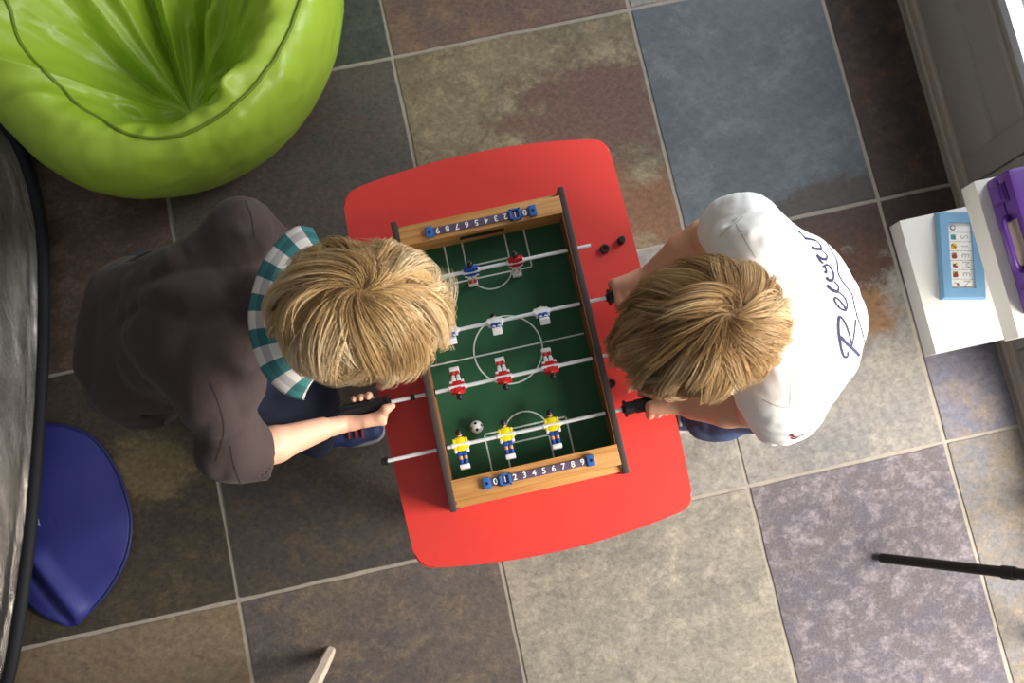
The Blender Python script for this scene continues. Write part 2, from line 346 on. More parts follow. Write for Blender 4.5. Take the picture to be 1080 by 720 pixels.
def right_wall():
    m = MB()
    m.box((WX + 0.01, -1.8, 2.12), (WX + 0.09, 2.2, 2.6)).box((WX + 0.01, 0.03, 0.04), (WX + 0.09, 0.43, 2.12)).box((WX + 0.01, 1.55, 0.04), (WX + 0.09, 2.2, 2.12)).box((WX + 0.01, -1.8, 0.04), (WX + 0.09, -1.15, 2.12))
    struct(m.build('wall_right', M_door))
    m = MB(); m.box((WX, -1.8, -0.002), (WX + 0.1, 2.2, 0.012), bev=0.003).box((WX + 0.004, -1.8, 0.01), (WX + 0.1, 2.2, 0.04), bev=0.004)
    struct(m.build('baseboard_right', M_sill))
    for nm, y0, y1, zg, lab in (('door_1', 0.43, 1.55, 0.385, 'grey panelled glazed door'), ('door_2', -1.15, 0.03, 0.14, 'grey door with low glazing')):
        d = MB(); X0, X1 = WX + 0.012, WX + 0.06
        d.box((X0, y0 + 0.005, 0.045), (X1, y0 + 0.07, 2.11), bev=0.003).box((X0, y1 - 0.09, 0.045), (X1, y1 - 0.005, 2.11), bev=0.003)
        d.box((X0 + 0.001, y0 + 0.07, 0.045), (X1, y1 - 0.09, zg - 0.2 if zg > 0.3 else zg - 0.03), bev=0.002).box((X0 + 0.001, y0 + 0.07, 2.0), (X1, y1 - 0.09, 2.11))
        o = struct(d.build(nm, M_door), lab)
        if zg > 0.3:
            p = MB(); p.box((X0 + 0.014, y0 + 0.07, 0.185), (X1 - 0.01, y1 - 0.09, 0.35))
            p.box((X0 + 0.006, y0 + 0.07, 0.302), (X1 - 0.005, y1 - 0.09, 0.322), bev=0.006).box((X0 + 0.002, y0 + 0.07, 0.345), (X1, y1 - 0.09, 0.36), bev=0.003)
            p.build('door_panel', M_door, o)
        b = MB(); b.box((X0 - 0.002, y0 + 0.07, zg - 0.026), (X0 + 0.009, y1 - 0.09, zg), bev=0.002).box((X0, y0 + 0.07, zg), (X1, y0 + 0.09, 2.0), bev=0.002).box((X0, y1 - 0.11, zg), (X1, y1 - 0.09, 2.0), bev=0.002)
        b.build('glazing_bead', M_bead, o)
        g = MB(); g.box((X0 + 0.02, y0 + 0.08, zg - 0.01), (X0 + 0.026, y1 - 0.1, 2.005)); g.build('glass_pane', M_glass, o)
    g = MB(); g.box((WX + 0.1, -2.5, -0.12), (4.5, 3.2, -0.06)); struct(g.build('ground', M_out), 'gravel outside the glazed door')
right_wall()
# ------------------------------------------------------------------ red table
M_red = mat('red_plastic', c(222, 62, 54), 0.42, nscale=30, namt=0.05)
M_redleg = M_red
def red_table():
    t = empty('kids_table', (0.083, 0.232, 0), label="low red children's table with rounded corners under the toy football game", cat='table')
    X0, X1, Y0, Y1 = -0.186, 0.351, -0.155, 0.618; cx, cy = 0.083, 0.232
    pts = []; r = 0.035; bow_x, bow_y = 0.006, 0.02
    def side(a, b, nrm, bow, n=16):
        for k in range(n + 1):
            u = k / n; p = np.array(a) * (1 - u) + np.array(b) * u + np.array(nrm) * bow * 4 * u * (1 - u); pts.append(p)
    def corner(cc, a0):
        for k in range(1, 8):
            a = a0 + PI / 2 * k / 8; pts.append(np.array(cc) + r * np.array((math.cos(a), math.sin(a))))
    ax0, ax1, ay0, ay1 = X0 + bow_x, X1 - bow_x, Y0 + bow_y, Y1 - bow_y
    side((ax0 + r, ay0), (ax1 - r, ay0), (0, -1), bow_y); corner((ax1 - r, ay0 + r), -PI / 2)
    side((ax1, ay0 + r), (ax1, ay1 - r), (1, 0), bow_x); corner((ax1 - r, ay1 - r), 0)
    side((ax1 - r, ay1), (ax0 + r, ay1), (0, 1), bow_y); corner((ax0 + r, ay1 - r), PI / 2)
    side((ax0, ay1 - r), (ax0, ay0 + r), (-1, 0), bow_x); corner((ax0 + r, ay0 + r), PI)
    m = MB(); m.prism([(p[0] - cx, p[1] - cy) for p in pts], 0.455, 0.48, bev=0.003); m.build('tabletop', M_red, t)
    for sx in (-1, 1):
        for sy in (-1, 1):
            m = MB(); m.cyl((sx * 0.20, sy * 0.30, 0.002), (sx * 0.185, sy * 0.285, 0.46), 0.022, 0.032, 24, bev=0.002); m.build('leg', M_red, t)
red_table()
# ------------------------------------------------------------------ table football game
def wood(name, c1, c2, axis=0, rough=0.45):
    m = bpy.data.materials.new(name); m.use_nodes = True; nt = m.node_tree; b = nt.nodes['Principled BSDF']
    tc = nt.nodes.new('ShaderNodeTexCoord'); mp = nt.nodes.new('ShaderNodeMapping'); sc = [90, 90, 90]; sc[axis] = 4; mp.inputs['Scale'].default_value = sc
    n = nt.nodes.new('ShaderNodeTexNoise'); n.inputs['Scale'].default_value = 1.6; n.inputs['Detail'].default_value = 5
    nt.links.new(tc.outputs['Object'], mp.inputs[0]); nt.links.new(mp.outputs[0], n.inputs['Vector'])
    r = nt.nodes.new('ShaderNodeValToRGB'); r.color_ramp.elements[0].position = 0.3; r.color_ramp.elements[1].position = 0.68
    r.color_ramp.elements[0].color = (*c1, 1); r.color_ramp.elements[1].color = (*c2, 1)
    nt.links.new(n.outputs['Fac'], r.inputs[0]); nt.links.new(r.outputs[0], b.inputs['Base Color']); b.inputs['Roughness'].default_value = rough
    return m
M_oak = wood('honey_wood', c(186, 126, 66), c(216, 162, 96), 0)
M_oakd = wood('inner_wood', c(120, 76, 44), c(150, 100, 60), 1)
M_rail = mat('dark_brown_laminate', c(66, 52, 48), 0.5, nscale=20, namt=0.1)
M_green = mat('green_felt', c(28, 84, 50), 0.7, nscale=25, namt=0.12)
M_line = mat('white_line', c(215, 225, 215), 0.6)
M_steel = mat('chromed_steel', c(246, 246, 246), 0.3, 0.35)
M_black = mat('black_plastic', c(26, 26, 28), 0.4)
M_strip = mat('violet_strip', c(92, 74, 100), 0.5)
M_blue = mat('blue_plastic', c(52, 104, 176), 0.4)
M_white = mat('white_paint', c(240, 240, 238), 0.45)
M_skin_toy = mat('toy_skin', c(224, 160, 110), 0.45)
M_yel = mat('yellow_paint', c(250, 226, 20), 0.4); M_tred = mat('red_paint', c(214, 34, 36), 0.4); M_tblue = mat('blue_paint', c(36, 76, 168), 0.4)
FX0, FX1, FY0, FY1, FB, FT = -0.0945, 0.2295, -0.042, 0.492, 0.48, 0.57
def text_mesh(txt, size, ext=0.0004, bold=0.02):
    cu = bpy.data.curves.new('txt', 'FONT'); cu.body = txt; cu.size = size; cu.align_x = 'CENTER'; cu.align_y = 'CENTER'; cu.extrude = ext; cu.offset = size * bold
    o = bpy.data.objects.new('txt', cu); COL.objects.link(o); dg = bpy.context.evaluated_depsgraph_get()
    me = bpy.data.meshes.new_from_object(o.evaluated_get(dg)); bpy.data.objects.remove(o); return me
def merge_text(items, name, m, parent, bold=0.018):                 # items: (text, size, Matrix)
    bm = bmesh.new()
    for txt, size, mt in items:
        me = text_mesh(txt, size, bold=bold); me.transform(mt); bm.from_mesh(me); bpy.data.meshes.remove(me)
    me = bpy.data.meshes.new(name); bm.to_mesh(me); bm.free(); return link(name, me, m, parent, False)
def figure(feet, tilt_deg, shirt, shorts, sock, sleeve, thigh):
    mats = [shirt, shorts, thigh, sock, M_white, M_black, M_skin_toy, sleeve]; m = MB()
    m.box((-0.0085, -0.0045, -0.013), (0.0085, 0.0045, 0.0135), 0, bev=0.003)
    for s in (-1, 1):
        m.box((s * 0.0105 - 0.003, -0.004, -0.010), (s * 0.0105 + 0.003, 0.004, 0.012), 0, bev=0.0022)
        m.box((s * 0.0105 - 0.0028, -0.0042, -0.0145), (s * 0.0105 + 0.0028, 0.0042, -0.0085), 7, bev=0.0015)
        m.box((s * 0.0045 - 0.0038, -0.0045, -0.0215), (s * 0.0045 + 0.0038, 0.0045, -0.0125), 1, bev=0.0012)
        m.cyl((s * 0.0045, 0, -0.028), (s * 0.0045, 0, -0.020), 0.0032, 0.0036, 10, 2)
        m.cyl((s * 0.0045, 0, -0.0375), (s * 0.0045, 0, -0.0275), 0.0034, 0.0036, 10, 3)
    m.box((-0.0088, -0.006, -0.0445), (0.0088, 0.006, -0.0368), 4, bev=0.0012)
    m.cyl((0, 0, 0.012), (0, 0, 0.017), 0.003, n=10, mi=6)
    m.ball((0, 0.0008, 0.0205), 0.0062, 6, (0.9, 0.95, 1.1), 12, 8); m.ball((0, -0.001, 0.0222), 0.0063, 5, (0.98, 1.0, 1.02), 12, 8)
    m.cyl((-0.016, 0, 0), (0.016, 0, 0), 0.005, n=14, mi=7)
    return m, mats
def football_table():
    t = empty('table_football_game', (0.0675, 0.229, FB), label='wooden tabletop football game with green pitch and four rods on the red table', cat='table football')
    off = Vector((0.0675, 0.229, FB))
    def add(mb, name, mats, parent=t, **k):
        for v in mb.b.verts: v.co -= off
        return mb.build(name, mats, parent, **k)
    rw = 0.0115
    for x in (FX0, FX1 - rw):
        m = MB(); m.box((x, FY0, FB), (x + rw, FY1, FT), bev=0.002); rail = add(m, 'side_rail', M_rail)
        inner = x + rw if x < 0 else x
        m = MB(); s = 1 if x < 0 else -1
        m.box((min(inner, inner + s * 0.0025), FY0 + 0.012, FB + 0.015), (max(inner, inner + s * 0.0025), FY1 - 0.012, FT - 0.0015)); add(m, 'inner_board', M_oakd, rail)
        for y in (0.378, 0.276, 0.173, 0.071):
            m = MB(); m.cyl((x - 0.002, y, 0.545), (x + rw + 0.002, y, 0.545), 0.0075, n=18).cyl((inner, y, 0.545), (inner + s * 0.005, y, 0.545), 0.007, n=18)
            add(m, 'bushing', M_black, rail)
    bx0, bx1 = FX0 + rw, FX1 - rw
    for nm, y0, y1 in (('n', 0.4435, 0.4765), ('s', -0.0245, 0.0125)):
        m = MB(); iy0, iy1 = (y0, y0 + 0.003) if nm == 'n' else (y1 - 0.003, y1)
        m.box((bx0, y0, 0.548), (bx1, y1, FT), bev=0.001).box((bx0, y0, FB), (0.024, y1, 0.548)).box((0.108, y0, FB), (bx1, y1, 0.548)).box((0.024, y0, FB), (0.108, y1, 0.512))
        p = add(m, 'end_panel', M_oak)
        ya, yb = (y1 + 0.0002, y1 + 0.011) if nm == 'n' else (y0 - 0.0125, y0 - 0.0002)
        m = MB(); m.box((bx0, ya, FB), (bx1, yb, FT - (0.03 if nm == 'n' else 0.006)), bev=0.001); add(m, 'outer_board', M_oak, p)
        m = MB(); yb = (iy1, y1 - 0.001) if nm == 'n' else (y0 + 0.001, iy0); m.box((0.024, yb[0], 0.512), (0.108, yb[1], 0.548)); add(m, 'goal_dark_fill', M_black, p)  # black block fills the goal opening, standing in for the shade inside
    m = MB(); m.box((bx0, 0.0125, FB + 0.001), (bx1, 0.4435, 0.5)); add(m, 'pitch', M_green)
    # pitch markings, one thin mesh
    m = MB(); lw = 0.0014; zc = 0.5003
    def seg(a, b): m.box((min(a[0], b[0]) - lw, min(a[1], b[1]) - lw, 0.4998), (max(a[0], b[0]) + lw, max(a[1], b[1]) + lw, zc))
    def arc(cx, cy, r, a0, a1, n=60):
        bm = m.b; prev = None
        for k in range(n + 1):
            a = a0 + (a1 - a0) * k / n; q = [bm.verts.new((cx + (r + d) * math.cos(a), cy + (r + d) * math.sin(a), zc)) for d in (-lw, lw)]
            if prev: bm.faces.new((prev[0], prev[1], q[1], q[0]))
            prev = q
    seg((bx0 + 0.006, 0.2265), (bx1 - 0.006, 0.2265)); arc(0.0685, 0.2265, 0.064, 0, 2 * PI, 96)
    for sgn, yb in ((1, 0.013), (-1, 0.443)):
        y1, y2 = (0.082, 0.056) if sgn > 0 else (0.371, 0.397)
        for x in (-0.008, 0.146): seg((x, yb), (x, y1))
        seg((-0.008, y1), (0.146, y1))
        for x in (0.026, 0.108): seg((x, yb), (x, y2))
        seg((0.026, y2), (0.108, y2))
        a = math.radians(22)
        cy = y1 - sgn * 0.016; arc(0.0685, cy, 0.042, a if sgn > 0 else -a, PI - a if sgn > 0 else -PI + a)
    add(m, 'pitch_markings', M_line)
    # score counters
    for y, rz, lab in ((0.4575, PI, None), (-0.006, 0, None)):
        x0, x1 = (-0.034, 0.170) if rz else (-0.027, 0.172); cx = (x0 + x1) / 2; hl = (x1 - x0) / 2
        Rm = Matrix.Translation((cx, y, FT)) @ Matrix.Rotation(rz, 4, 'Z')
        m = MB(); m.box((-hl, -0.0068, 0), (hl, 0.0068, 0.0045), 0, Rm, bev=0.0008); sc = add(m, 'score_counter', M_strip)
        for sx in (-1, 1):
            m = MB(); m.box((sx * (hl - 0.006) - 0.0068, -0.010, 0), (sx * (hl - 0.006) + 0.0068, 0.010, 0.0075), 0, Rm, bev=0.001)
            q = Rm @ Vector((sx * (hl - 0.0055), 0, 0.0072)); m.cyl(q, q + Vector((0, 0, 0.0008)), 0.0027, n=14, mi=1); add(m, 'end_block', [M_blue, M_black], sc)
        its = []; step = (2 * hl - 0.042) / 9; xs = [-hl + 0.021 + k * step for k in range(10)]
        for k in range(10): its.append((str(k), 0.0150, Rm @ Matrix.Translation((xs[k], 0, 0.0048 if k != 1 else 0.0049))))
        o = merge_text(its, 'numerals', M_white, sc); o.data.transform(Matrix.Translation(-off))
        m = MB(); w = 0.0105
        for a, b in (((-w, -0.0105), (-w + 0.0045, 0.0105)), ((w - 0.0045, -0.0105), (w, 0.0105)), ((-w, -0.0105), (w, -0.0075)), ((-w, 0.0075), (w, 0.0105))):
            m.box((xs[1] + a[0], a[1], 0.0), (xs[1] + b[0], b[1], 0.0085), 0, Rm, bev=0.0006)
        add(m, 'score_slider', M_blue, sc)
    # rods
    W1 = (M_tblue, M_white, M_white, M_white, M_white, M_white)
    rods = [
     (0.378, -0.205, 0.257, None, [(0.031, (-0.38, -0.92), M_tblue, M_white, M_tred, M_white, M_skin_toy), (0.115, (-0.38, -0.92), M_tred, M_white, M_white, M_white, M_skin_toy)]),
     (0.276, -0.115, 0.268, 'R', [(-0.029, (-0.55, 0.835), M_white, M_tblue, M_tblue, M_white, M_white), (0.054, (-0.55, 0.835), M_white, M_tblue, M_tblue, M_white, M_white), (0.141, (-0.55, 0.835), M_white, M_tblue, M_tblue, M_white, M_white)]),
     (0.173, -0.165, 0.300, 'L', [(-0.037, (0.84, -0.54), M_tred, M_white, M_tred, M_white, M_white), (0.048, (0.84, -0.54), M_tred, M_white, M_tred, M_white, M_white), (0.135, (0.80, -0.6), M_tred, M_white, M_tred, M_white, M_white)]),
     (0.071, -0.190, 0.250, 'R', [(-0.053, (-0.98, 0.2), M_yel, M_tblue, M_tblue, M_white, M_skin_toy), (0.030, (-0.98, 0.2), M_yel, M_tblue, M_tblue, M_white, M_skin_toy), (0.115, (-0.98, 0.2), M_yel, M_tblue, M_tblue, M_white, M_skin_toy)]),
    ]
    for y, xa, xb, hd, figs in rods:
        m = MB(); m.cyl((xa, y, 0.545), (xb, y, 0.545), 0.0036, n=16, bev=0.0005); rod = add(m, 'rod', M_steel)
        for (x, fv, sh, so, sk, sl, th) in figs:
            g, mats = figure(fv, 0, sh, so, sk, sl, th)
            flip = Matrix.Rotation(PI if sh is M_tred and fv[0] > 0 else 0, 4, 'Z')
            ang = math.atan2(fv[0], -fv[1])              # feet direction in the y-z plane
            Rm = Matrix.Translation((x, y, 0.545)) @ Matrix.Rotation(ang, 4, 'X') @ flip
            # face the figure's front upwards when it lies flat
            g.b.transform(Rm); add(g, 'player_figure', mats, rod)
        if hd:
            hx0, d = (xb, 1) if hd == 'R' else (xa, -1)
            m = MB(); m.cyl((hx0 - d * 0.002, y, 0.545), (hx0 + d * 0.002, y, 0.545), 0.0155, n=24, bev=0.001)
            m.cyl((hx0, y, 0.545), (hx0 + d * 0.016, y, 0.545), 0.0115, n=20).cyl((hx0 + d * 0.014, y, 0.545), (hx0 + d * 0.088, y, 0.545), 0.0105, 0.012, n=20, bev=0.002)
            for k in range(8):
                a = 2 * PI * k / 8; e = Vector((0, math.cos(a), math.sin(a))) * 0.0105
                m.cyl(Vector((hx0 + d * 0.018, y, 0.545)) + e, Vector((hx0 + d * 0.080, y, 0.545)) + e * 1.08, 0.0022, n=6)
            m.cyl((hx0 - d * 0.006, y, 0.545), (hx0 + d * 0.001, y, 0.545), 0.007, n=14)
            add(m, 'handle', M_black, rod)
        if hd != 'L' and y != 0.276:
            m = MB(); m.cyl((xa - 0.008, y, 0.545), (xa + 0.004, y, 0.545), 0.0065, n=16, bev=0.001).cyl((xa + 0.001, y, 0.545), (xa + 0.004, y, 0.545), 0.0082, n=16); add(m, 'end_cap', M_black, rod)
        if hd == 'L' and y < 0.3:
            m = MB(); m.cyl((-0.124, y, 0.545), (-0.116, y, 0.545), 0.0058, n=16, bev=0.001); add(m, 'stop_collar', M_black, rod)
football_table()
def ball_and_caps():
    bc = Vector((-0.019, 0.098, 0.5003 + 0.0118)); me = bpy.data.meshes.new('football'); bm = bmesh.new()
    bmesh.ops.create_icosphere(bm, subdivisions=5, radius=0.0118); ico = bmesh.new(); bmesh.ops.create_icosphere(ico, subdivisions=1, radius=1)
    rot = Matrix.Rotation(0.5, 3, 'X') @ Matrix.Rotation(0.4, 3, 'Z'); dirs = [rot @ v.co.normalized() for v in ico.verts]; ico.free()
    for f in bm.faces:
        cdir = f.calc_center_median().normalized()
        if max(cdir.dot(d) for d in dirs) > math.cos(0.25): f.material_index = 1
    bm.to_mesh(me); bm.free(); o = link('football', me, [M_white, M_black]); o.location = bc
    setp(o, label='tiny black and white football on the green pitch', cat='ball')
    def ring(name, p, ro, ri, h, lab):
        m = MB(); n = 28; vs = []
        for rr, z in ((ri, 0), (ro, 0), (ro, h * 0.8), (ro * 0.92, h), (ri, h)): vs.append([m.b.verts.new((rr * math.cos(2 * PI * k / n), rr * math.sin(2 * PI * k / n), z)) for k in range(n)])
        for a in range(5):
            for k in range(n): m.b.faces.new((vs[a][k], vs[a][(k + 1) % n], vs[(a + 1) % 5][(k + 1) % n], vs[(a + 1) % 5][k]))
        o = m.build(name, M_black); o.location = (p[0], p[1], 0.4803); setp(o, label=lab, cat='plastic ring')
    ring('rod_bushing', W(638, 262, 0.486), 0.0088, 0.0045, 0.008, "black plastic ring lying on the red table beside the end of the nearest steel rod")
    ring('rod_bushing', W(645, 404, 0.486), 0.008, 0.0042, 0.008, 'black plastic ring on the red table half under the fringe of the boy in white')
    m = MB(); m.cyl((0, 0, 0), (0, 0, 0.016), 0.0066, 0.006, 20, bev=0.001).cyl((0, 0, 0.0), (0, 0, 0.004), 0.0075, n=20); o = m.build('rod_end_cap', M_black); p = W(656, 252, 0.495); o.location = (p[0], p[1], 0.4803)
    setp(o, label='small black upright plastic cap standing near the right edge of the red table', cat='plastic cap')
ball_and_caps()
# ------------------------------------------------------------------ green beanbag
def beanbag():
    m_g = mat('green_nylon', c(164, 196, 58), 0.38, spec=0.6, bump=0.35, bscale=24)
    t = empty('beanbag', (-0.572, 1.242, 0), label='big lime green beanbag chair with a dented seat on the slate floor', cat='beanbag')
    C = np.array([-0.572, 1.242]); D = np.array([-0.525, 0.985])          # outline centre, deepest point of the seat
    nA, nR = 320, 110; V = []; seam = []
    FOLDS = []
    for (ax_, ay_, bx_, by_, dp_, w_) in ((188, 0, 186, 88, -.05, .016), (176, 0, 178, 70, .03, .016), (205, 0, 203, 70, .035, .022), (150, 10, 176, 90, -.02, .014), (215, 45, 250, 75, -.03, .018), (250, 76, 245, 108, .03, .016), (224, 110, 248, 88, -.03, .012),
            (290, 20, 240, 60, -.02, .02), (30, 20, 75, 22, -.012, .012), (45, 28, 130, 62, -.014, .016), (60, 62, 160, 110, .016, .02), (80, 95, 150, 112, -.012, .012), (262, 96, 300, 60, -.012, .012), (125, 60, 160, 118, -.02, .02)):
        q0, q1 = W(ax_, ay_, 0.3), W(bx_, by_, 0.26); FOLDS.append((q0[0], q0[1], q1[0], q1[1], dp_, w_))
    prof = [(0.80, 0.0), (0.92, 0.04), (0.98, 0.10), (1.0, 0.17), (0.995, 0.23), (0.975, 0.28), (0.945, 0.315), (0.895, 0.335)]
    sp = spline([(a, b, 0) for a, b in prof], 6); ns = len(sp)
    for i in range(nA):
        a = 2 * PI * i / nA; ca, sa = math.cos(a), math.sin(a)
        north = max(0.0, sa); R = 0.464 - 0.048 * math.exp(-((a - 3.72) / 0.4) ** 2) + 0.006 * mnoise.noise((ca * 1.5, sa * 1.5, 3))
        top = 1 + 0.75 * north ** 1.5 + 0.12 * (1 - abs(sa)) * (ca < 0)
        for k in range(nR):
            if k < ns:
                rr, z = sp[k][0] * R, sp[k][1]
                z = z if z < 0.14 else 0.14 + (z - 0.14) * top
                p = C + rr * np.array((ca, sa)); u = k / (ns - 1)
                w = 0.0030 * u * vnoise(np.array(a * 9 + z * 12), np.array(z * 26), np.array(2.0)) + 0.009 * (0.5 - abs(vnoise(np.array(a * 5 + 3), np.array(z * 40 - a * 12), np.array(5.0)))) * u + 0.005 * (0.5 - abs(vnoise(np.array(a * 13 + 1), np.array(z * 80 - a * 22), np.array(9.0)))) * u
                p = p + w * np.array((ca, sa)); z += 0.5 * float(w) * u
            else:
                s = (k - ns + 1) / (nR - ns); p0 = C + sp[-1][0] * R * np.array((ca, sa)); z0 = 0.14 + (0.325 - 0.14) * top
                p = p0 * (1 - s) + D * s; zd = 0.09
                f = s * s * (3 - 2 * s); bulge = 0.035 * math.sin(PI * min(1, s * 1.7)) if s < 0.59 else 0
                z = z0 + (zd - z0) * f ** 1.1 + bulge
                wob = float(vnoise(np.array(s * 2.0), np.array(a * 0.6), np.array(1.0))) * 0.5
                n1 = float(vnoise(np.array(ca * 3.2 + wob), np.array(sa * 3.2), np.array(s * 1.3)))
                n2 = float(vnoise(np.array(ca * 6.5 + 11), np.array(sa * 6.5 + wob), np.array(s * 2.2 + 5)))
                n3 = float(vnoise(np.array(p[0] * 22 + 3), np.array(p[1] * 22), np.array(7.0)))
                x_, y_ = p; crz = 0
                for (xa, ya, xb, yb, dp_, w_) in FOLDS:
                    dx, dy = xb - xa, yb - ya; tt = min(1, max(0, ((x_ - xa) * dx + (y_ - ya) * dy) / (dx * dx + dy * dy))); r2 = (x_ - xa - tt * dx) ** 2 + (y_ - ya - tt * dy) ** 2
                    crz += dp_ * math.exp(-r2 / (w_ * w_))
                e = math.sin(PI * min(1, s * 1.05)) ** 0.8 if s < 0.952 else 0
                z += e * (0.060 * (0.45 - abs(n1)) + 0.018 * (0.4 - abs(n2)) * (1 - s) + 0.012 * (0.4 - abs(n3)) + crz)
                for a0, wd_, dp in ((1.62, 0.10, -0.085), (1.30, 0.09, 0.05), (1.95, 0.12, 0.04), (0.72, 0.14, -0.035), (2.6, 0.16, -0.03)):   # big pulled folds in the back panel
                    da = (a - a0 + 0.12 * math.sin(s * 5)); z += dp * math.exp(-(da / wd_) ** 2) * math.sin(PI * s) ** 1.2
            V.append((p[0] - C[0], p[1] - C[1], max(0.001, z)))
    G = np.array(V).reshape(nA, nR, 3); wk = np.exp(-((np.arange(nR) - ns) / 13.0) ** 2); aa = 2 * PI * np.arange(nA) / nA
    wa = 0.25 + 0.75 * np.clip((4.75 - aa) / 0.5, 0, 1) * np.clip((aa - 2.0) / 0.6, 0, 1); wt = (wa[:, None] * wk[None, :])[:, 1:-1, None]
    for _ in range(60): G[:, 1:-1] += wt * 0.5 * ((G[:, :-2] + G[:, 2:]) / 2 - G[:, 1:-1])
    V = G.reshape(-1, 3); seam = []
    for i in range(nA):
        a = aa[i]; e_ = lambda t: max(0.0, min(1.0, t)) ** 2 * (3 - 2 * max(0.0, min(1.0, t)))
        kk = ns + 25 * e_((4.95 - a) / 0.75) * e_((a - 2.2) / 0.8); k0 = int(kk); f_ = kk - k0; q = G[i, k0] * (1 - f_) + G[i, k0 + 1] * f_; seam.append((q[0], q[1], q[2] + 0.001))
    Q = []
    for i in range(nA):
        j = (i + 1) % nA
        for k in range(nR - 1): Q.append((i * nR + k, j * nR + k, j * nR + k + 1, i * nR + k + 1))
    me = npmesh('seat_bag', V, Q); link('seat_bag', me, m_g, t)
    m = MB(); m.tube(seam, 0.0042, 6, closed=True); m.build('piping_seam', mat('dark_green_piping', c(112, 138, 28), 0.5), t, smooth=True)
beanbag()
# ------------------------------------------------------------------ silver reflector, its bag
def reflector():
    m_s = bpy.data.materials.new('silver_fabric'); m_s.use_nodes = True; nt = m_s.node_tree; b = nt.nodes['Principled BSDF']
    b.inputs['Base Color'].default_value = (0.28, 0.255, 0.23, 1); b.inputs['Metallic'].default_value = 0.92; b.inputs['Roughness'].default_value = 0.24
    tc = nt.nodes.new('ShaderNodeTexCoord'); mp = nt.nodes.new('ShaderNodeMapping'); mp.inputs['Rotation'].default_value = (0, 0, 0.5); mp.inputs['Scale'].default_value = (26, 5, 5)
    n = nt.nodes.new('ShaderNodeTexNoise'); n.inputs['Scale'].default_value = 1.0; n.inputs['Detail'].default_value = 8; n.inputs['Roughness'].default_value = 0.68; n.inputs['Distortion'].default_value = 0.8
    nt.links.new(tc.outputs['Object'], mp.inputs[0]); nt.links.new(mp.outputs[0], n.inputs['Vector'])
    bp = nt.nodes.new('ShaderNodeBump'); bp.inputs['Strength'].default_value = 0.9; bp.inputs['Distance'].default_value = 0.025; nt.links.new(n.outputs['Fac'], bp.inputs['Height']); nt.links.new(bp.outputs['Normal'], b.inputs['Normal'])
    m_k = mat('black_binding', c(14, 16, 24), 0.75)
    t = empty('light_reflector', (-1.2, 0.4, 0), label='round silver light reflector with black rim leaning at the left edge', cat='reflector')
    base = np.array((-1.2, 0.4, 0))
    right = [(-60, 62, .05), (0, 127, .03), (25, 166, .03), (42, 230, .05), (46, 310, .06), (44, 400, .07), (38, 490, .078), (27, 600, .082), (8, 718, .06), (-25, 800, .03)]
    left = [(-130, 870, .12), (-290, 780, .34), (-370, 560, .46), (-370, 300, .46), (-270, 90, .34), (-150, 20, .16)]
    out = spline([W(*p) - base for p in right + left], 10, True); nn = len(out); ce = np.mean(out, 0)
    V = [ce]; Q = []; nr = 30
    for k in range(1, nr + 1):
        for i in range(nn):
            s = k / nr; p = ce * (1 - s) + out[i] * s
            p = p + np.array((0, 0, 0.012 * math.sin(PI * s) + 0.006 * float(vnoise(np.array(p[0] * 9), np.array(p[1] * 4), np.array(3.0))) * math.sin(PI * s)
                              + 0.016 * math.exp(-((s - 0.925) / 0.035) ** 2)))
            V.append(p)
    F = [(0, 1 + i, 1 + (i + 1) % nn) for i in range(nn)]
    for k in range(nr - 1):
        for i in range(nn): F.append((1 + k * nn + i, 1 + (k + 1) * nn + i, 1 + (k + 1) * nn + (i + 1) % nn, 1 + k * nn + (i + 1) % nn))
    link('reflective_fabric', rawmesh('reflective_fabric', V, F), m_s, t)
    m = MB(); m.tube(out, 0.0145, 10, closed=True); m.build('black_rim', m_k, t, smooth=True)
reflector()
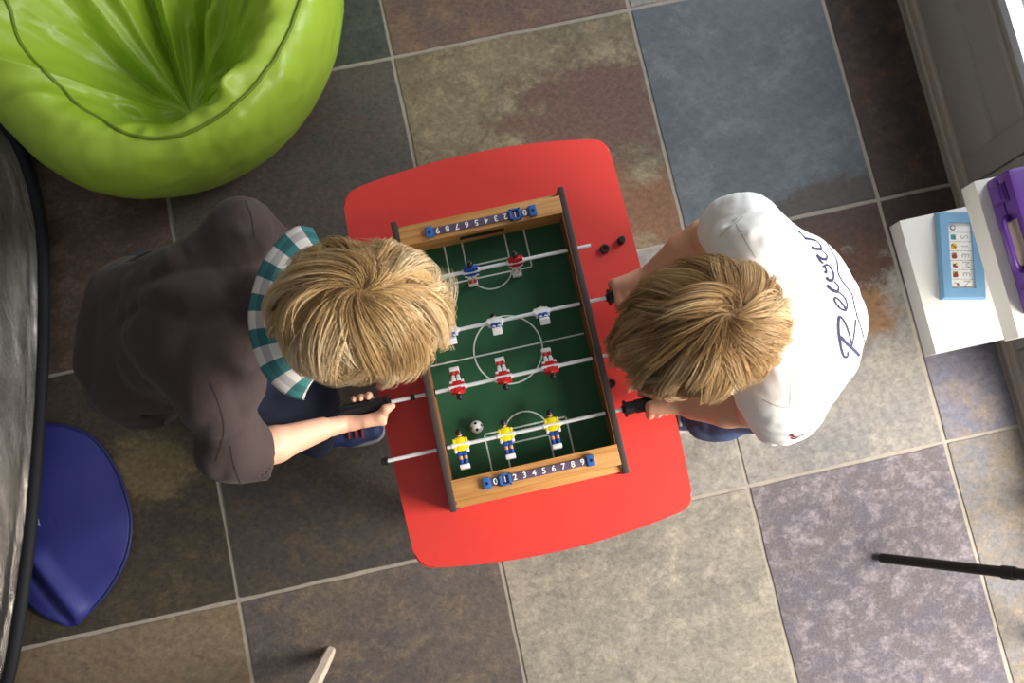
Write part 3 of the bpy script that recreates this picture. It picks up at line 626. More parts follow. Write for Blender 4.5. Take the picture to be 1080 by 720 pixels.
def blue_bag():
    m_b = mat('navy_blue_nylon', c(42, 46, 120), 0.6, nscale=14, namt=0.12, bump=0.25, bscale=30)
    m_z = mat('zip_navy', c(30, 36, 92), 0.6)
    edge = [(-20, 470), (10, 452), (45, 447), (72, 450), (100, 464), (122, 495), (135, 530), (138, 558), (131, 592), (110, 628), (80, 659), (58, 655), (40, 646), (20, 628), (-20, 600), (-45, 540)]
    o3 = spline([W(x, y, 0.01) for x, y in edge], 8, True); o3 = np.array(o3); ce = o3.mean(0)
    t = empty('reflector_bag', (float(ce[0]), float(ce[1]), 0), label='flat round navy blue zip bag lying on the floor beside the reflector', cat='bag')
    nn = len(o3); nr = 26; V = []; F = []
    fold = (W(80, 659, 0)[:2], W(36, 600, 0)[:2])
    for side in (1, 0):
        b0 = len(V); V.append((0, 0, 0.03 if side else 0.002))
        for k in range(1, nr + 1):
            s = k / nr
            for i in range(nn):
                p = ce[:2] + (o3[i, :2] - ce[:2]) * s
                if side:
                    z = 0.012 + 0.018 * (1 - s ** 3) + 0.005 * float(vnoise(np.array(p[0] * 13), np.array(p[1] * 13), np.array(1.0))) * (1 - s ** 6)
                    a, b_ = fold; d = b_ - a; tt = np.clip(((p - a) @ d) / (d @ d), 0, 1); q = a + d * tt; r = np.linalg.norm(p - q)
                    sd = (d[0] * (p - a)[1] - d[1] * (p - a)[0])
                    z += (-0.012 * math.exp(-(r / 0.012) ** 2) + 0.020 * math.exp(-((r - 0.028) / 0.02) ** 2) * (sd < 0)) * (s < 0.999) * min(1, (1 - s) * 9 + 0.35)
                else: z = 0.001
                V.append((p[0] - ce[0], p[1] - ce[1], z))
        f = [(b0, b0 + 1 + i, b0 + 1 + (i + 1) % nn) for i in range(nn)]
        for k in range(nr - 1):
            for i in range(nn): f.append((b0 + 1 + k * nn + i, b0 + 1 + (k + 1) * nn + i, b0 + 1 + (k + 1) * nn + (i + 1) % nn, b0 + 1 + k * nn + (i + 1) % nn))
        F += f if side else [q[::-1] for q in f]
        if side: e0 = b0 + 1 + (nr - 1) * nn
        else:
            e1 = b0 + 1 + (nr - 1) * nn; F += [(e0 + i, e1 + i, e1 + (i + 1) % nn, e0 + (i + 1) % nn) for i in range(nn)]
    link('bag_body', rawmesh('bag_body', V, F), m_b, t)
    arc = [p for p in spline([W(x, y, 0.011) for x, y in edge[2:11]], 8)]
    m = MB(); m.tube([(p[0] - ce[0], p[1] - ce[1], 0.0105) for p in arc], 0.0042, 6); m.build('zip', m_z, t, smooth=True)
    # small white printed mark, half under the rim
    m = MB(); b0 = W(40, 548, 0.031) - np.array((ce[0], ce[1], 0)); zt = 0.0335
    ax = np.array((0.21, 0.97)); ay = np.array((0.97, -0.21))
    def bar(u0, v0, u1, v1, w):
        p = b0[:2] + ax * u0 + ay * v0; q = b0[:2] + ax * u1 + ay * v1; n = np.array((-(q - p)[1], (q - p)[0])); n = n / np.linalg.norm(n) * w
        vs = [m.b.verts.new((*x, zt)) for x in (p + n, p - n, q - n, q + n)]; m.b.faces.new(vs)
    bar(-0.012, 0.006, 0.018, -0.004, 0.0008); bar(-0.012, 0.001, 0.018, -0.009, 0.0006)
    for k in range(5): bar(-0.010 + k * 0.0066, 0.004 - k * 0.002, -0.010 + k * 0.0066 + 0.002, -0.002 - k * 0.002, 0.0009)
    m.build('printed_mark', mat('silver_print', c(190, 195, 215), 0.5), t)
blue_bag()
# ------------------------------------------------------------------ shelves, picture frame, purple case
M_shelf = mat('white_shelf_board', c(226, 223, 216), 0.4, nscale=5, namt=0.02)
def slab(x0, y0, y1, z0, z1, lab):
    m = MB(); m.box((x0, y0, z0), (WX + 0.008, y1, z1), bev=0.0015); o = m.build('floating_shelf', M_shelf)
    setp(o, label=lab, cat='shelf'); return o
slab(0.869, 0.05, 0.317, 0.41, 0.46, 'thick white wall shelf board, the lower one, holding the blue picture frame')
slab(0.924, 0.041, 0.324, 0.61, 0.66, 'thick white wall shelf board, the upper one, under the purple case')
def picture_frame():
    m_f = mat('light_blue_wood', c(122, 168, 204), 0.45, nscale=18, namt=0.05); m_c = mat('ivory_card', c(240, 238, 232), 0.6); m_l = mat('grey_ink', c(150, 150, 158), 0.7)
    ang = math.atan2(-0.018, 0.083); t = empty('picture_frame', (0.9035, 0.149, 0.46), ang, label='light blue wooden picture frame with a strip of letters and tiny pictures', cat='picture frame')
    w, h = 0.085, 0.171; iw0, iw1, ih0, ih1 = 0.020, 0.066, 0.021, 0.150; m = MB(); zt, zi = 0.016, 0.011
    O = [(0, 0), (w, 0), (w, h), (0, h)]; I = [(iw0, ih0), (iw1, ih0), (iw1, ih1), (iw0, ih1)]; rings = []
    for pts, z in ((O, 0.0), (O, zi + 0.001), ([(0.003, 0.003), (w - 0.003, 0.003), (w - 0.003, h - 0.003), (0.003, h - 0.003)], zt), (I, zt - 0.003), (I, 0.004)):
        rings.append([m.b.verts.new((*p, z)) for p in pts])
    for a in range(4):
        for k in range(4): m.b.faces.new((rings[a][k], rings[a][(k + 1) % 4], rings[a + 1][(k + 1) % 4], rings[a + 1][k]))
    m.b.faces.new(rings[4])
    m.build('frame_moulding', m_f, t)
    m = MB(); m.box((iw0 - 0.0005, ih0 - 0.0005, 0.004), (iw1 + 0.0005, ih1 + 0.0005, 0.008)); card = m.build('letter_card', m_c, t)
    cols = [mat('ink_' + n, c(*v), 0.6) for n, v in (('grey', (96, 104, 130)), ('teal', (60, 150, 160)), ('yellow', (228, 178, 40)), ('brown', (120, 70, 40)), ('red', (170, 50, 40)), ('black', (40, 36, 36)))]
    m = MB(); rowh = (ih1 - ih0) / 7; z = 0.0082
    for k in range(1, 7): m.box((iw0, ih0 + k * rowh - 0.0003, 0.0079), (iw1, ih0 + k * rowh + 0.0003, z), 0)
    def yk(k): return ih1 - (k + 0.5) * rowh
    x = iw0 + 0.0105
    m.cyl((x, yk(0), 0.0079), (x, yk(0), z), 0.0055, n=16, mi=0); m.cyl((x + 0.0004, yk(0) + 0.0005, 0.0079), (x + 0.0004, yk(0) + 0.0005, z + 0.0003), 0.0034, n=14, mi=6)
    m.box((x - 0.0048, yk(1) - 0.005, 0.0079), (x + 0.0048, yk(1) + 0.005, z), 1); m.box((x + 0.001, yk(1) - 0.005, 0.0079), (x + 0.004, yk(1) + 0.002, z + 0.0002), 0)
    m.cyl((x, yk(2), 0.0079), (x, yk(2), z), 0.0062, n=16, mi=2)
    for dx, dy in ((-0.003, 0.003), (0.003, -0.002), (0, 0.0)): m.cyl((x + dx, yk(2) + dy, 0.0079), (x + dx, yk(2) + dy, z + 0.0003), 0.0016, n=10, mi=5)
    for k in (3, 5):
        m.box((x - 0.005, yk(k) - 0.0055, 0.0079), (x + 0.004, yk(k) + 0.0055, z), 3); m.box((x - 0.001, yk(k) - 0.0035, 0.0079), (x + 0.005, yk(k) + 0.0015, z + 0.0002), 4); m.cyl((x - 0.003, yk(k) + 0.003, 0.0079), (x - 0.003, yk(k) + 0.003, z + 0.0003), 0.0014, n=8, mi=2)
    m.box((x - 0.004, yk(4) - 0.004, 0.0079), (x + 0.002, yk(4) + 0.003, z), 3); m.box((x - 0.0005, yk(4) - 0.005, 0.0079), (x + 0.005, yk(4) - 0.001, z + 0.0002), 4); m.box((x + 0.001, yk(4) + 0.001, 0.0079), (x + 0.0045, yk(4) + 0.005, z + 0.0002), 2)
    m.box((x - 0.004, yk(6) + 0.001, 0.0079), (x + 0.004, yk(6) + 0.0022, z), 0); m.cyl((x + 0.0035, yk(6) - 0.001, 0.0079), (x + 0.0035, yk(6) - 0.001, z), 0.0026, n=10, mi=3)
    m.build('small_pictures', cols + [m_c], card)
    its = [(ch, 0.0200, Matrix.Translation((iw0 + 0.031, yk(k + 1), 0.0084)) @ Matrix.Rotation(-PI / 2, 4, 'Z')) for k, ch in enumerate('SIEMEN')]
    merge_text(its, 'letters', m_l, card, -0.022)
picture_frame()
def purple_case():
    m_p = mat('purple_plastic', c(92, 52, 138), 0.38, nscale=9, namt=0.06, bump=0.05, bscale=300); m_d = mat('deep_purple', c(66, 26, 108), 0.45); m_i = mat('beige_inset', c(170, 150, 140), 0.6)
    t = empty('toy_case', (0.938, 0.075, 0.66), label='purple plastic carrying case with clip latches on the upper white shelf', cat='case')
    L, Wd, h = 0.243, 0.26, 0.078
    m = MB(); m.box((0.004, 0, 0), (Wd, L, 0.036), bev=0.006); m.build('case_base', m_p, t)
    m = MB(); m.box((0.004, 0, 0.037), (Wd, L, h), bev=0.008); m.box((0.03, 0.03, h - 0.004), (Wd - 0.02, L - 0.03, h + 0.003), bev=0.003); lid = m.build('case_lid', m_p, t)
    m = MB(); pts = spline([(0.004, 0.075, 0.040), (-0.010, 0.080, 0.048), (-0.016, 0.095, 0.054), (-0.017, 0.121, 0.056), (-0.016, 0.147, 0.054), (-0.010, 0.162, 0.048), (0.004, 0.167, 0.040)], 8)
    m.tube(pts, 0.0062, 10); m.build('carry_handle', m_p, t, smooth=True)
    m = MB(); m.box((0.0025, 0.082, 0.030), (0.0062, 0.160, 0.066), bev=0.001); m.build('handle_inset', m_i, t)
    for y in (0.196, 0.016):
        m = MB(); m.box((-0.0035, y, 0.020), (0.006, y + 0.027, 0.056), bev=0.002).box((-0.008, y + 0.002, 0.038), (0.0, y + 0.025, 0.053), bev=0.0025); la = m.build('latch', m_p, t)
        m = MB(); m.box((0.0015, y - 0.003, 0.016), (0.0055, y + 0.030, 0.060), bev=0.001); m.build('latch_plate', m_d, la)
purple_case()
# ------------------------------------------------------------------ light stand and stool at the frame's edge
def light_stand():
    m_k = mat('matt_black_metal', c(22, 22, 22), 0.5, nscale=30, namt=0.1); m_r = mat('dark_rubber', c(34, 30, 26), 0.8)
    f = W(929, 588, 0.008); q = W(1080, 605, 0.30); d = q - f; hub = f + d * 1.3
    t = empty('light_stand', (hub[0], hub[1], 0), label='black light stand whose slanting leg enters at the right edge', cat='light stand')
    o = np.array((hub[0], hub[1], 0.0)); a0 = math.atan2(f[1] - hub[1], f[0] - hub[0]); rad = float(np.linalg.norm((f - hub)[:2]))
    for k in range(3):
        a = a0 + (0, 2.3, -2.3)[k]; e = np.array((rad * math.cos(a), rad * math.sin(a), 0.0118)); hz = np.array((0.02 * math.cos(a), 0.02 * math.sin(a), hub[2])); dd = e - hz
        m = MB(); m.cyl(e, hz, 0.0112, n=20, bev=0.0006); leg = m.build('leg', m_k, t)
        m = MB(); m.cyl(e - dd * 0.012, e + (hz - e) * 0.02, 0.0108, 0.0116, n=16, bev=0.002); m.build('rubber_foot', m_r, leg)
        m = MB(); p = hz + dd * 0.235; u = dd / np.linalg.norm(dd); m.cyl(p, p + u * 0.03, 0.0138, n=20, bev=0.0015); p2 = p + u * 0.015; m.box(p2 - np.array((0.005, 0.012, 0.006)), p2 + np.array((0.005, 0.012, 0.006)), bev=0.001); m.build('leg_clamp', m_k, leg)
    m = MB(); m.cyl((0, 0, hub[2] - 0.03), (0, 0, 0.95), 0.013, n=20); m.build('column', m_k, t)
    m = MB(); m.cyl((0, 0, hub[2] - 0.035), (0, 0, hub[2] + 0.035), 0.026, n=24, bev=0.003); m.build('hub', m_k, t)
light_stand()
def stool():
    m_w = wood('pale_wood', c(214, 196, 176), c(234, 220, 202), 2, 0.6)
    f = W(349, 686, 0.0); g = W(331, 722, 0.13); d = (g - f) / 0.13; top = f + d * 0.30
    ctr = np.array((top[0] - 0.045, top[1] - 0.115))
    t = empty('wooden_stool', (ctr[0], ctr[1], 0), label='pale wooden stool, only one leg tip seen at the bottom edge', cat='stool')
    for k in range(4):
        Rk = np.array([[math.cos(k * PI / 2), -math.sin(k * PI / 2)], [math.sin(k * PI / 2), math.cos(k * PI / 2)]])
        a = Rk @ (f[:2] - ctr); b = Rk @ (top[:2] - ctr); m = MB()
        ang = math.atan2(a[1], a[0]); r0, r1 = 0.013, 0.020; ring = []
        for (p, z, r) in ((a, 0.001, r0 * 0.8), (a + (b - a) * 0.03, 0.009, r0), (b, 0.30, r1)):
            ring.append([m.b.verts.new((p[0] + r * math.cos(ang + PI / 4 + j * PI / 2 + dj) , p[1] + r * math.sin(ang + PI / 4 + j * PI / 2 + dj), z)) for j in range(4) for dj in (-0.25, 0.25)])
        for i in range(2):
            for j in range(8): m.b.faces.new((ring[i][j], ring[i][(j + 1) % 8], ring[i + 1][(j + 1) % 8], ring[i + 1][j]))
        m.b.faces.new(ring[0][::-1]); m.b.faces.new(ring[2]); m.build('leg', m_w, t)
    m = MB(); m.cyl((0, 0, 0.298), (0, 0, 0.325), 0.155, n=48, bev=0.005); m.build('seat', m_w, t)
stool()
# ------------------------------------------------------------------ people
def skinmat(name, base, red):
    m = mat(name, base, 0.48, nscale=20, namt=0.05, bump=0.05, bscale=220)
    b = m.node_tree.nodes['Principled BSDF']; b.inputs['Subsurface Weight'].default_value = 0.18; b.inputs['Subsurface Radius'].default_value = (0.012, 0.004, 0.002); b.inputs['Subsurface Scale'].default_value = 0.6
    return m
M_skin = skinmat('fair_skin', c(232, 178, 148), 0); M_skin2 = skinmat('warm_skin', c(222, 164, 132), 0)
M_eye = mat('eye_white', c(235, 232, 228), 0.2); M_iris = mat('iris', c(70, 90, 110), 0.2)
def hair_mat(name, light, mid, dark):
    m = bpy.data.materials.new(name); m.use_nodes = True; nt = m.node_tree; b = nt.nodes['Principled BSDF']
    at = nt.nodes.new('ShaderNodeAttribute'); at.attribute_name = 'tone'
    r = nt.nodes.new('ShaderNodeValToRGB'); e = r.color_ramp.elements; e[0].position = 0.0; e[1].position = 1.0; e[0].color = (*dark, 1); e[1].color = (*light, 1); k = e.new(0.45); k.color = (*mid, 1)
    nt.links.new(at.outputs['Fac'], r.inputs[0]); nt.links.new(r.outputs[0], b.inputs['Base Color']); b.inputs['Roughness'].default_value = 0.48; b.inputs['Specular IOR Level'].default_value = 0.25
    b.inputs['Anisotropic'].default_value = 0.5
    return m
def head_frame(face, tilt):
    F = np.array((*unit(face), 0.0)); L = np.array((-F[1], F[0], 0)); Z = np.array((0, 0, 1.0))
    f = math.cos(tilt) * F - math.sin(tilt) * Z; u = math.cos(tilt) * Z + math.sin(tilt) * F
    return f, L, u
def head_sdf(s, cen, fr, nape):
    f, l, u = fr; R = np.stack([f, l, u], 1); P = lambda a, b, d: cen + f * a + l * b + u * d
    s.ell(cen, (0.090, 0.0715, 0.094), R, 0)
    s.ell(P(0.022, 0, -0.052), (0.062, 0.056, 0.062), R, 0.03)                  # face and jaw
    s.ell(P(0.052, 0, -0.098), (0.022, 0.024, 0.016), R, 0.02)                  # chin
    for b in (-1, 1):
        s.ell(P(0.066, b * 0.034, -0.055), (0.02, 0.02, 0.02), R, 0.02)         # cheek
        s.ell(P(0.091, b * 0.028, -0.026), (0.013, 0.015, 0.010), R, 0.012, True)   # eye socket
        s.ell(P(0.082, b * 0.028, 0.000), (0.012, 0.022, 0.007), R, 0.012)      # brow
        s.ell(P(-0.004, b * 0.074, -0.026), (0.021, 0.008, 0.030), R, 0.006)    # ear
        s.ell(P(0.000, b * 0.083, -0.024), (0.010, 0.006, 0.016), R, 0.004, True)
    s.cone(P(0.090, 0, -0.020), P(0.102, 0, -0.048), 0.006, 0.009, 0.012)       # nose
    for b in (-1, 1): s.cone(P(0.094, b * 0.008, -0.050), P(0.092, b * 0.011, -0.051), 0.006, 0.004, 0.006)
    s.cone(P(0.083, -0.016, -0.073), P(0.083, 0.016, -0.073), 0.0065, 0.0065, 0.006)
    s.cone(P(0.081, -0.013, -0.082), P(0.081, 0.013, -0.082), 0.0065, 0.0065, 0.006)
    s.crease([P(0.090, -0.018, -0.0775), P(0.090, 0.018, -0.0775)], 0.0025, 0.004)
    s.cone(P(-0.028, 0, -0.06), nape, 0.042, 0.040, 0.03)                        # neck
def eyes(cen, fr, parent, off):
    f, l, u = fr
    for b in (-1, 1):
        p = cen + f * 0.079 + l * b * 0.028 - u * 0.026
        m = MB(); m.ball(p - off, 0.0095, 0); m.ball(p - off + f * 0.0045, 0.0058, 1); m.build('eye', [M_eye, M_iris], parent, smooth=True)
def grip(s, hc, ax, pd, turn, wrist, rh, fr=0.0066, index=None, spread=0.0142, thumb=True, wrap=0, tl=1.0):
    """a hand closed round a bar: hc on the bar, ax along it towards the thumb, pd from bar to palm, turn = sense of the fingers"""
    hc = np.array(hc, float); ax = unit(ax); pd = unit(pd); pd = unit(pd - ax * (pd @ ax)); q = np.cross(ax, pd) * turn
    def at(o, deg, r): a = math.radians(deg); return hc + ax * o + (pd * math.cos(a) + q * math.sin(a)) * r
    kn = []
    for i, o in enumerate((1.5, 0.5, -0.5, -1.45)):
        o *= spread; r_ = fr * (1.0, 1.03, 0.98, 0.86)[i]; deg = (36, 40, 38, 32)[i]
        k = at(o, deg, rh + 0.0175); kn.append(k)
        p1 = at(o * 1.03 + 0.001, 104, rh + r_ * 1.30); p2 = at(o * 1.0, 168 - wrap * 0.4, rh + r_ * 1.1); p3 = at(o * 0.97, (226, 232, 228, 216)[i] - wrap, rh + r_ * 0.98)
        if i == 0 and index is not None: p1, p2, p3 = index
        s.chain([k, p1, p2, p3], [r_ * 1.22, r_ * 1.06, r_ * 0.95, r_ * 0.78], 0.0035)
    heel = np.array(wrist, float)
    w1 = heel + (ax - unit(kn[0] - heel) * (ax @ unit(kn[0] - heel))) * 0.012; w2 = heel - (ax - unit(kn[0] - heel) * (ax @ unit(kn[0] - heel))) * 0.010
    for i, k in enumerate(kn):
        w = w1 * (1 - i / 3) + w2 * (i / 3); s.cone(w, k, 0.0125, 0.0100, 0.010)
    if thumb:
        t0 = heel * 0.55 + at(0.016, -8, rh + 0.014) * 0.45; t1 = at(0.020, -42, rh + 0.012); t2 = at(0.020 + 0.014 * tl, -72, rh + 0.0085); t3 = at(0.022 + 0.024 * tl, -80, rh + 0.0075)
        s.chain([t0, t1, t2, t3], [0.0125, 0.0098, 0.0078, 0.0062], 0.006)
def hair(name, cen, fr, parent, off, m, n=6500, length=0.085, whorl=(-0.35, 0.0, 0.94), lift=0.2, mess=0.35, seed=1, spiral=0.7, fringe=0.03, droop=0.25, curl=0.003, locks=260, tbase=0.08):
    rg = np.random.default_rng(seed); f, l, u = fr; R = np.stack([f, l, u], 1); rad = np.array((0.094, 0.0755, 0.098)); wv = unit(whorl)
    def ok(d):
        t = -0.52 + 0.42 * np.clip((d[:, 0] + 0.7) / 0.9, 0, 1) + 0.48 * np.clip((d[:, 0] - 0.15) / 0.7, 0, 1); return d[:, 2] > t
    def roots(k):
        d = rg.normal(size=(k * 4, 3)); d /= np.linalg.norm(d, axis=1)[:, None]; d = d[ok(d)]; return d[:k]
    seg = 9
    def march(d, L, nz, lf, ph):
        pts = []; d = d.copy()
        for k in range(seg + 1):
            s = k / seg
            g = nz * 1.0
            rr = 1 + (0.05 + lf[:, None] * (s ** 0.8) * 1.0)
            pos = d * rad * rr
            pts.append(pos @ R.T)
            dw = (d @ wv)[:, None]; t = -(wv - dw * d); tn = np.linalg.norm(t, axis=1)[:, None]; t = t / np.maximum(tn, 1e-6)
            ang = spiral * np.exp(-np.arccos(np.clip(dw[:, 0], -1, 1)) / 0.55) + 0.12 + ph * 1.0
            t = t * np.cos(ang)[:, None] + np.cross(d, t) * np.sin(ang)[:, None] + g * mess * (0.5 + s)
            t = t - (t * d).sum(1)[:, None] * d; t /= np.maximum(np.linalg.norm(t, axis=1)[:, None], 1e-6)
            d = d + t * (L / seg / 0.088)[:, None]; d /= np.linalg.norm(d, axis=1)[:, None]
        return np.stack(pts, 1)
    ng = locks
    gd = roots(ng); gn = np.stack([vnoise(gd[:, 0] * 2.4 + 3 * i + seed, gd[:, 1] * 2.4, gd[:, 2] * 2.4 + i) for i in range(3)], 1) * 1.2 + rg.normal(size=(ng, 3)) * 0.45
    gl = length * (0.8 + 0.4 * rg.random(ng)); glf = lift * (0.35 + 1.0 * rg.random(ng)); gph = rg.normal(size=ng) * 0.22
    gp = march(gd, gl, gn, glf, gph); gt = rg.random(ng)
    d = roots(n); n = len(d); near = np.argmax(d @ gd.T, 1)
    p = march(d, gl[near] * (0.75 + 0.45 * rg.random(n)), gn[near] + rg.normal(size=(n, 3)) * 0.22, glf[near] * (0.45 + 0.75 * rg.random(n)), gph[near])
    s = np.linspace(0, 1, seg + 1)[None, :, None]
    p = p + (gp[near] - p) * (0.78 * s ** 1.1) * (0.5 + 0.5 * rg.random(n))[:, None, None]
    ff = np.clip((d[:, 0] - 0.2) / 0.6, 0, 1)[:, None, None]; F_ = np.array((f[0], f[1], 0)); F_ /= np.linalg.norm(F_)
    p = p + F_ * (fringe * ff * s ** 2 * (0.4 + 0.8 * rg.random(n))[:, None, None]) + np.array((0, 0, -1.0)) * (droop * 0.03 * s ** 2)
    ph_ = rg.random(n)[:, None, None] * 0.8 + rg.random(len(gd))[near][:, None, None] * 6.28; si = np.cross(d, wv); si /= np.linalg.norm(si, axis=1)[:, None] + 1e-6
    p = p + (si @ R.T)[:, None, :] * np.sin(s * (3.2 + 2.2 * rg.random(len(gd))[near])[:, None, None] + ph_) * s * curl
    rw = 0.00052 * (0.7 + 0.6 * rg.random(n))
    tan = np.gradient(p, axis=1); tan /= np.linalg.norm(tan, axis=2)[:, :, None] + 1e-9
    nor = p / np.linalg.norm(p, axis=2)[:, :, None]; bi = np.cross(tan, nor); bi /= np.linalg.norm(bi, axis=2)[:, :, None] + 1e-9; nr = np.cross(bi, tan)
    taper = (np.clip(1.15 - s ** 3, 0.12, 1.0)) * rw[:, None, None]
    ring = np.stack([p + (bi * math.cos(a) + nr * math.sin(a)) * taper for a in (PI / 2, PI / 2 + 2.1, PI / 2 + 4.2)], 2)       # n, seg+1, 3, xyz
    V = (ring + cen - off).reshape(-1, 3)
    idx = np.arange(n * (seg + 1) * 3).reshape(n, seg + 1, 3)
    Q = np.concatenate([np.stack([idx[:, :-1, j], idx[:, :-1, (j + 1) % 3], idx[:, 1:, (j + 1) % 3], idx[:, 1:, j]], -1).reshape(-1, 4) for j in range(3)])
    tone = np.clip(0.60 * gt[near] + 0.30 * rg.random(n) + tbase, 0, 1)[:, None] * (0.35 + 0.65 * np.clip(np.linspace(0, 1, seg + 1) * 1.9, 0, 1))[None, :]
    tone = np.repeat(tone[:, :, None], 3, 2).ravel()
    # the close cap of short hair the strands grow from
    bm = bmesh.new(); bmesh.ops.create_icosphere(bm, subdivisions=5, radius=1); cv = np.array([v.co[:] for v in bm.verts]); fc = [[v.index for v in q.verts] for q in bm.faces]; bm.free()
    good = ok(cv * np.array((0.98, 1, 1))); cf = [q for q in fc if all(good[i] for i in q)]; nb = len(V)
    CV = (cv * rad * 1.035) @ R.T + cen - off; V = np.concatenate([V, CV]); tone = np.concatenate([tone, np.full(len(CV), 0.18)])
    Q = np.concatenate([Q, np.array([(q[0] + nb, q[1] + nb, q[2] + nb, q[2] + nb) for q in cf])]) if False else Q
    me = bpy.data.meshes.new(name); F4 = Q.astype(np.int32); F3 = (np.array(cf) + nb).astype(np.int32)
    me.vertices.add(len(V)); me.vertices.foreach_set('co', V.astype(np.float32).ravel())
    me.loops.add(F4.size + F3.size); me.loops.foreach_set('vertex_index', np.concatenate([F4.ravel(), F3.ravel()]))
    me.polygons.add(len(F4) + len(F3)); me.polygons.foreach_set('loop_start', np.concatenate([np.arange(0, F4.size, 4), F4.size + np.arange(0, F3.size, 3)]).astype(np.int32))
    me.polygons.foreach_set('loop_total', np.concatenate([np.full(len(F4), 4), np.full(len(F3), 3)]).astype(np.int32)); me.update(calc_edges=True)
    at = me.attributes.new('tone', 'FLOAT', 'POINT'); at.data.foreach_set('value', tone.astype(np.float32))
    return link(name, me, m, parent)
def joined(name, sdfs, m, parent, off):
    Vs, Qs, b = [], [], 0
    for s in sdfs:
        V, Q = s.mesh(); Vs.append(V - off); Qs.append(Q + b); b += len(V)
    return link(name, npmesh(name, np.concatenate(Vs), np.concatenate(Qs)), m, parent)
def shoe(parent, off, toe, heel, m_u, m_s, m_a=None):
    toe = np.array(toe, float); heel = np.array(heel, float); ax = unit(toe - heel); L = np.linalg.norm(toe - heel); sd = np.array((-ax[1], ax[0], 0))
    s = SDF(np.minimum(toe, heel) - 0.07, np.maximum(toe, heel) + np.array((0.07, 0.07, 0.13)), 0.0035)
    P = lambda a, z, b=0: heel + ax * a * L + sd * b + np.array((0, 0, z))
    s.cone(P(0.16, 0.034), P(0.5, 0.036), 0.030, 0.033, 0); s.cone(P(0.5, 0.034), P(0.84, 0.030), 0.033, 0.027, 0.02); s.cone(P(0.17, 0.04), P(0.22, 0.085), 0.030, 0.031, 0.02)
    s.cut(P(0.5, 0.012), (0, 0, -1))
    s.crease([P(0.45, 0.07, -0.03), P(0.45, 0.075, 0.03)], 0.004, 0.008)
    o = frommesh(s, 'shoe', m_u, parent); o.data.transform(Matrix.Translation(-Vector(off)))
    pts = []
    for k in range(40):
        a = 2 * PI * k / 40; ca, sa = math.cos(a), math.sin(a); w = 0.0365 - 0.004 * (ca < 0) * abs(ca)
        q = heel + ax * L * (0.5 + 0.535 * abs(ca) ** 0.75 * (1 if ca > 0 else -1)) + sd * w * abs(sa) ** 0.7 * (1 if sa > 0 else -1); pts.append((q[0] - off[0], q[1] - off[1]))
    m = MB(); m.prism(pts, 0.0, 0.018, bev=0.003); m.build('sole', m_s, o, smooth=False)
    if m_a:
        m = MB()
        for k in range(3):
            a = P(0.52 + 0.1 * k, 0.071 - 0.004 * k, -0.02) - off; b = P(0.52 + 0.1 * k, 0.071 - 0.004 * k, 0.02) - off; m.tube(spline([a, (a + b) / 2 + np.array((0, 0, 0.006)), b], 5), 0.0032, 6)
        m.build('lace', m_a, o, smooth=True)
def denim(name, a, b):
    return mat(name, c(*a), 0.8, nscale=12, namt=0.3, bump=0.5, bscale=60)
M_denim = denim('navy_denim', (40, 48, 70), 0); M_denim2 = denim('blue_denim', (72, 92, 132), 0)
# ---- boy on the left: brown shirt, checked collar
from mathutils.bvhtree import BVHTree
THREAD_G = mat('grey_thread', c(176, 168, 156), 0.8); THREAD_B = mat('brown_thread', c(46, 37, 37), 0.85)
def printer(V, Q, sh, off):                             # thin print or stitching laid on the surface of a garment
    bvh = BVHTree.FromPolygons([tuple(map(float, v)) for v in V], [tuple(map(int, q)) for q in Q]); eye = Vector((0, 0, H))
    def on(px, py):
        d = Vector(CAMR @ np.array([px - 540, -(py - 360), -1050.])).normalized(); h = bvh.ray_cast(eye, d); return (h[0], h[1]) if h[0] is not None else None
    def strokes(name, paths, m, lift=0.0008):
        mb = MB()
        for pts, w in paths:
            cp = spline([(p[0], p[1], w) for p in pts], 8); prev = None
            hits = [(on(p[0], p[1]), p[2]) for p in cp]; hits = [h for h in hits if h[0] is not None]
            for i, ((p, nn), ww) in enumerate(hits):
                q0 = hits[max(i - 1, 0)][0][0]; q1 = hits[min(i + 1, len(hits) - 1)][0][0]; tg = (q1 - q0)
                if tg.length < 1e-6: continue
                sd_ = tg.normalized().cross(nn).normalized(); o_ = p + nn * lift - Vector(off)
                if prev is not None and (o_ - prev[2]).length > 0.03: prev = None
                vs = [mb.b.verts.new(o_ + sd_ * ww * 0.5), mb.b.verts.new(o_ - sd_ * ww * 0.5)]
                if prev is not None: mb.b.faces.new((prev[0], prev[1], vs[1], vs[0]))
                prev = (vs[0], vs[1], o_)
        return mb.build(name, m, sh, smooth=True)
    return strokes
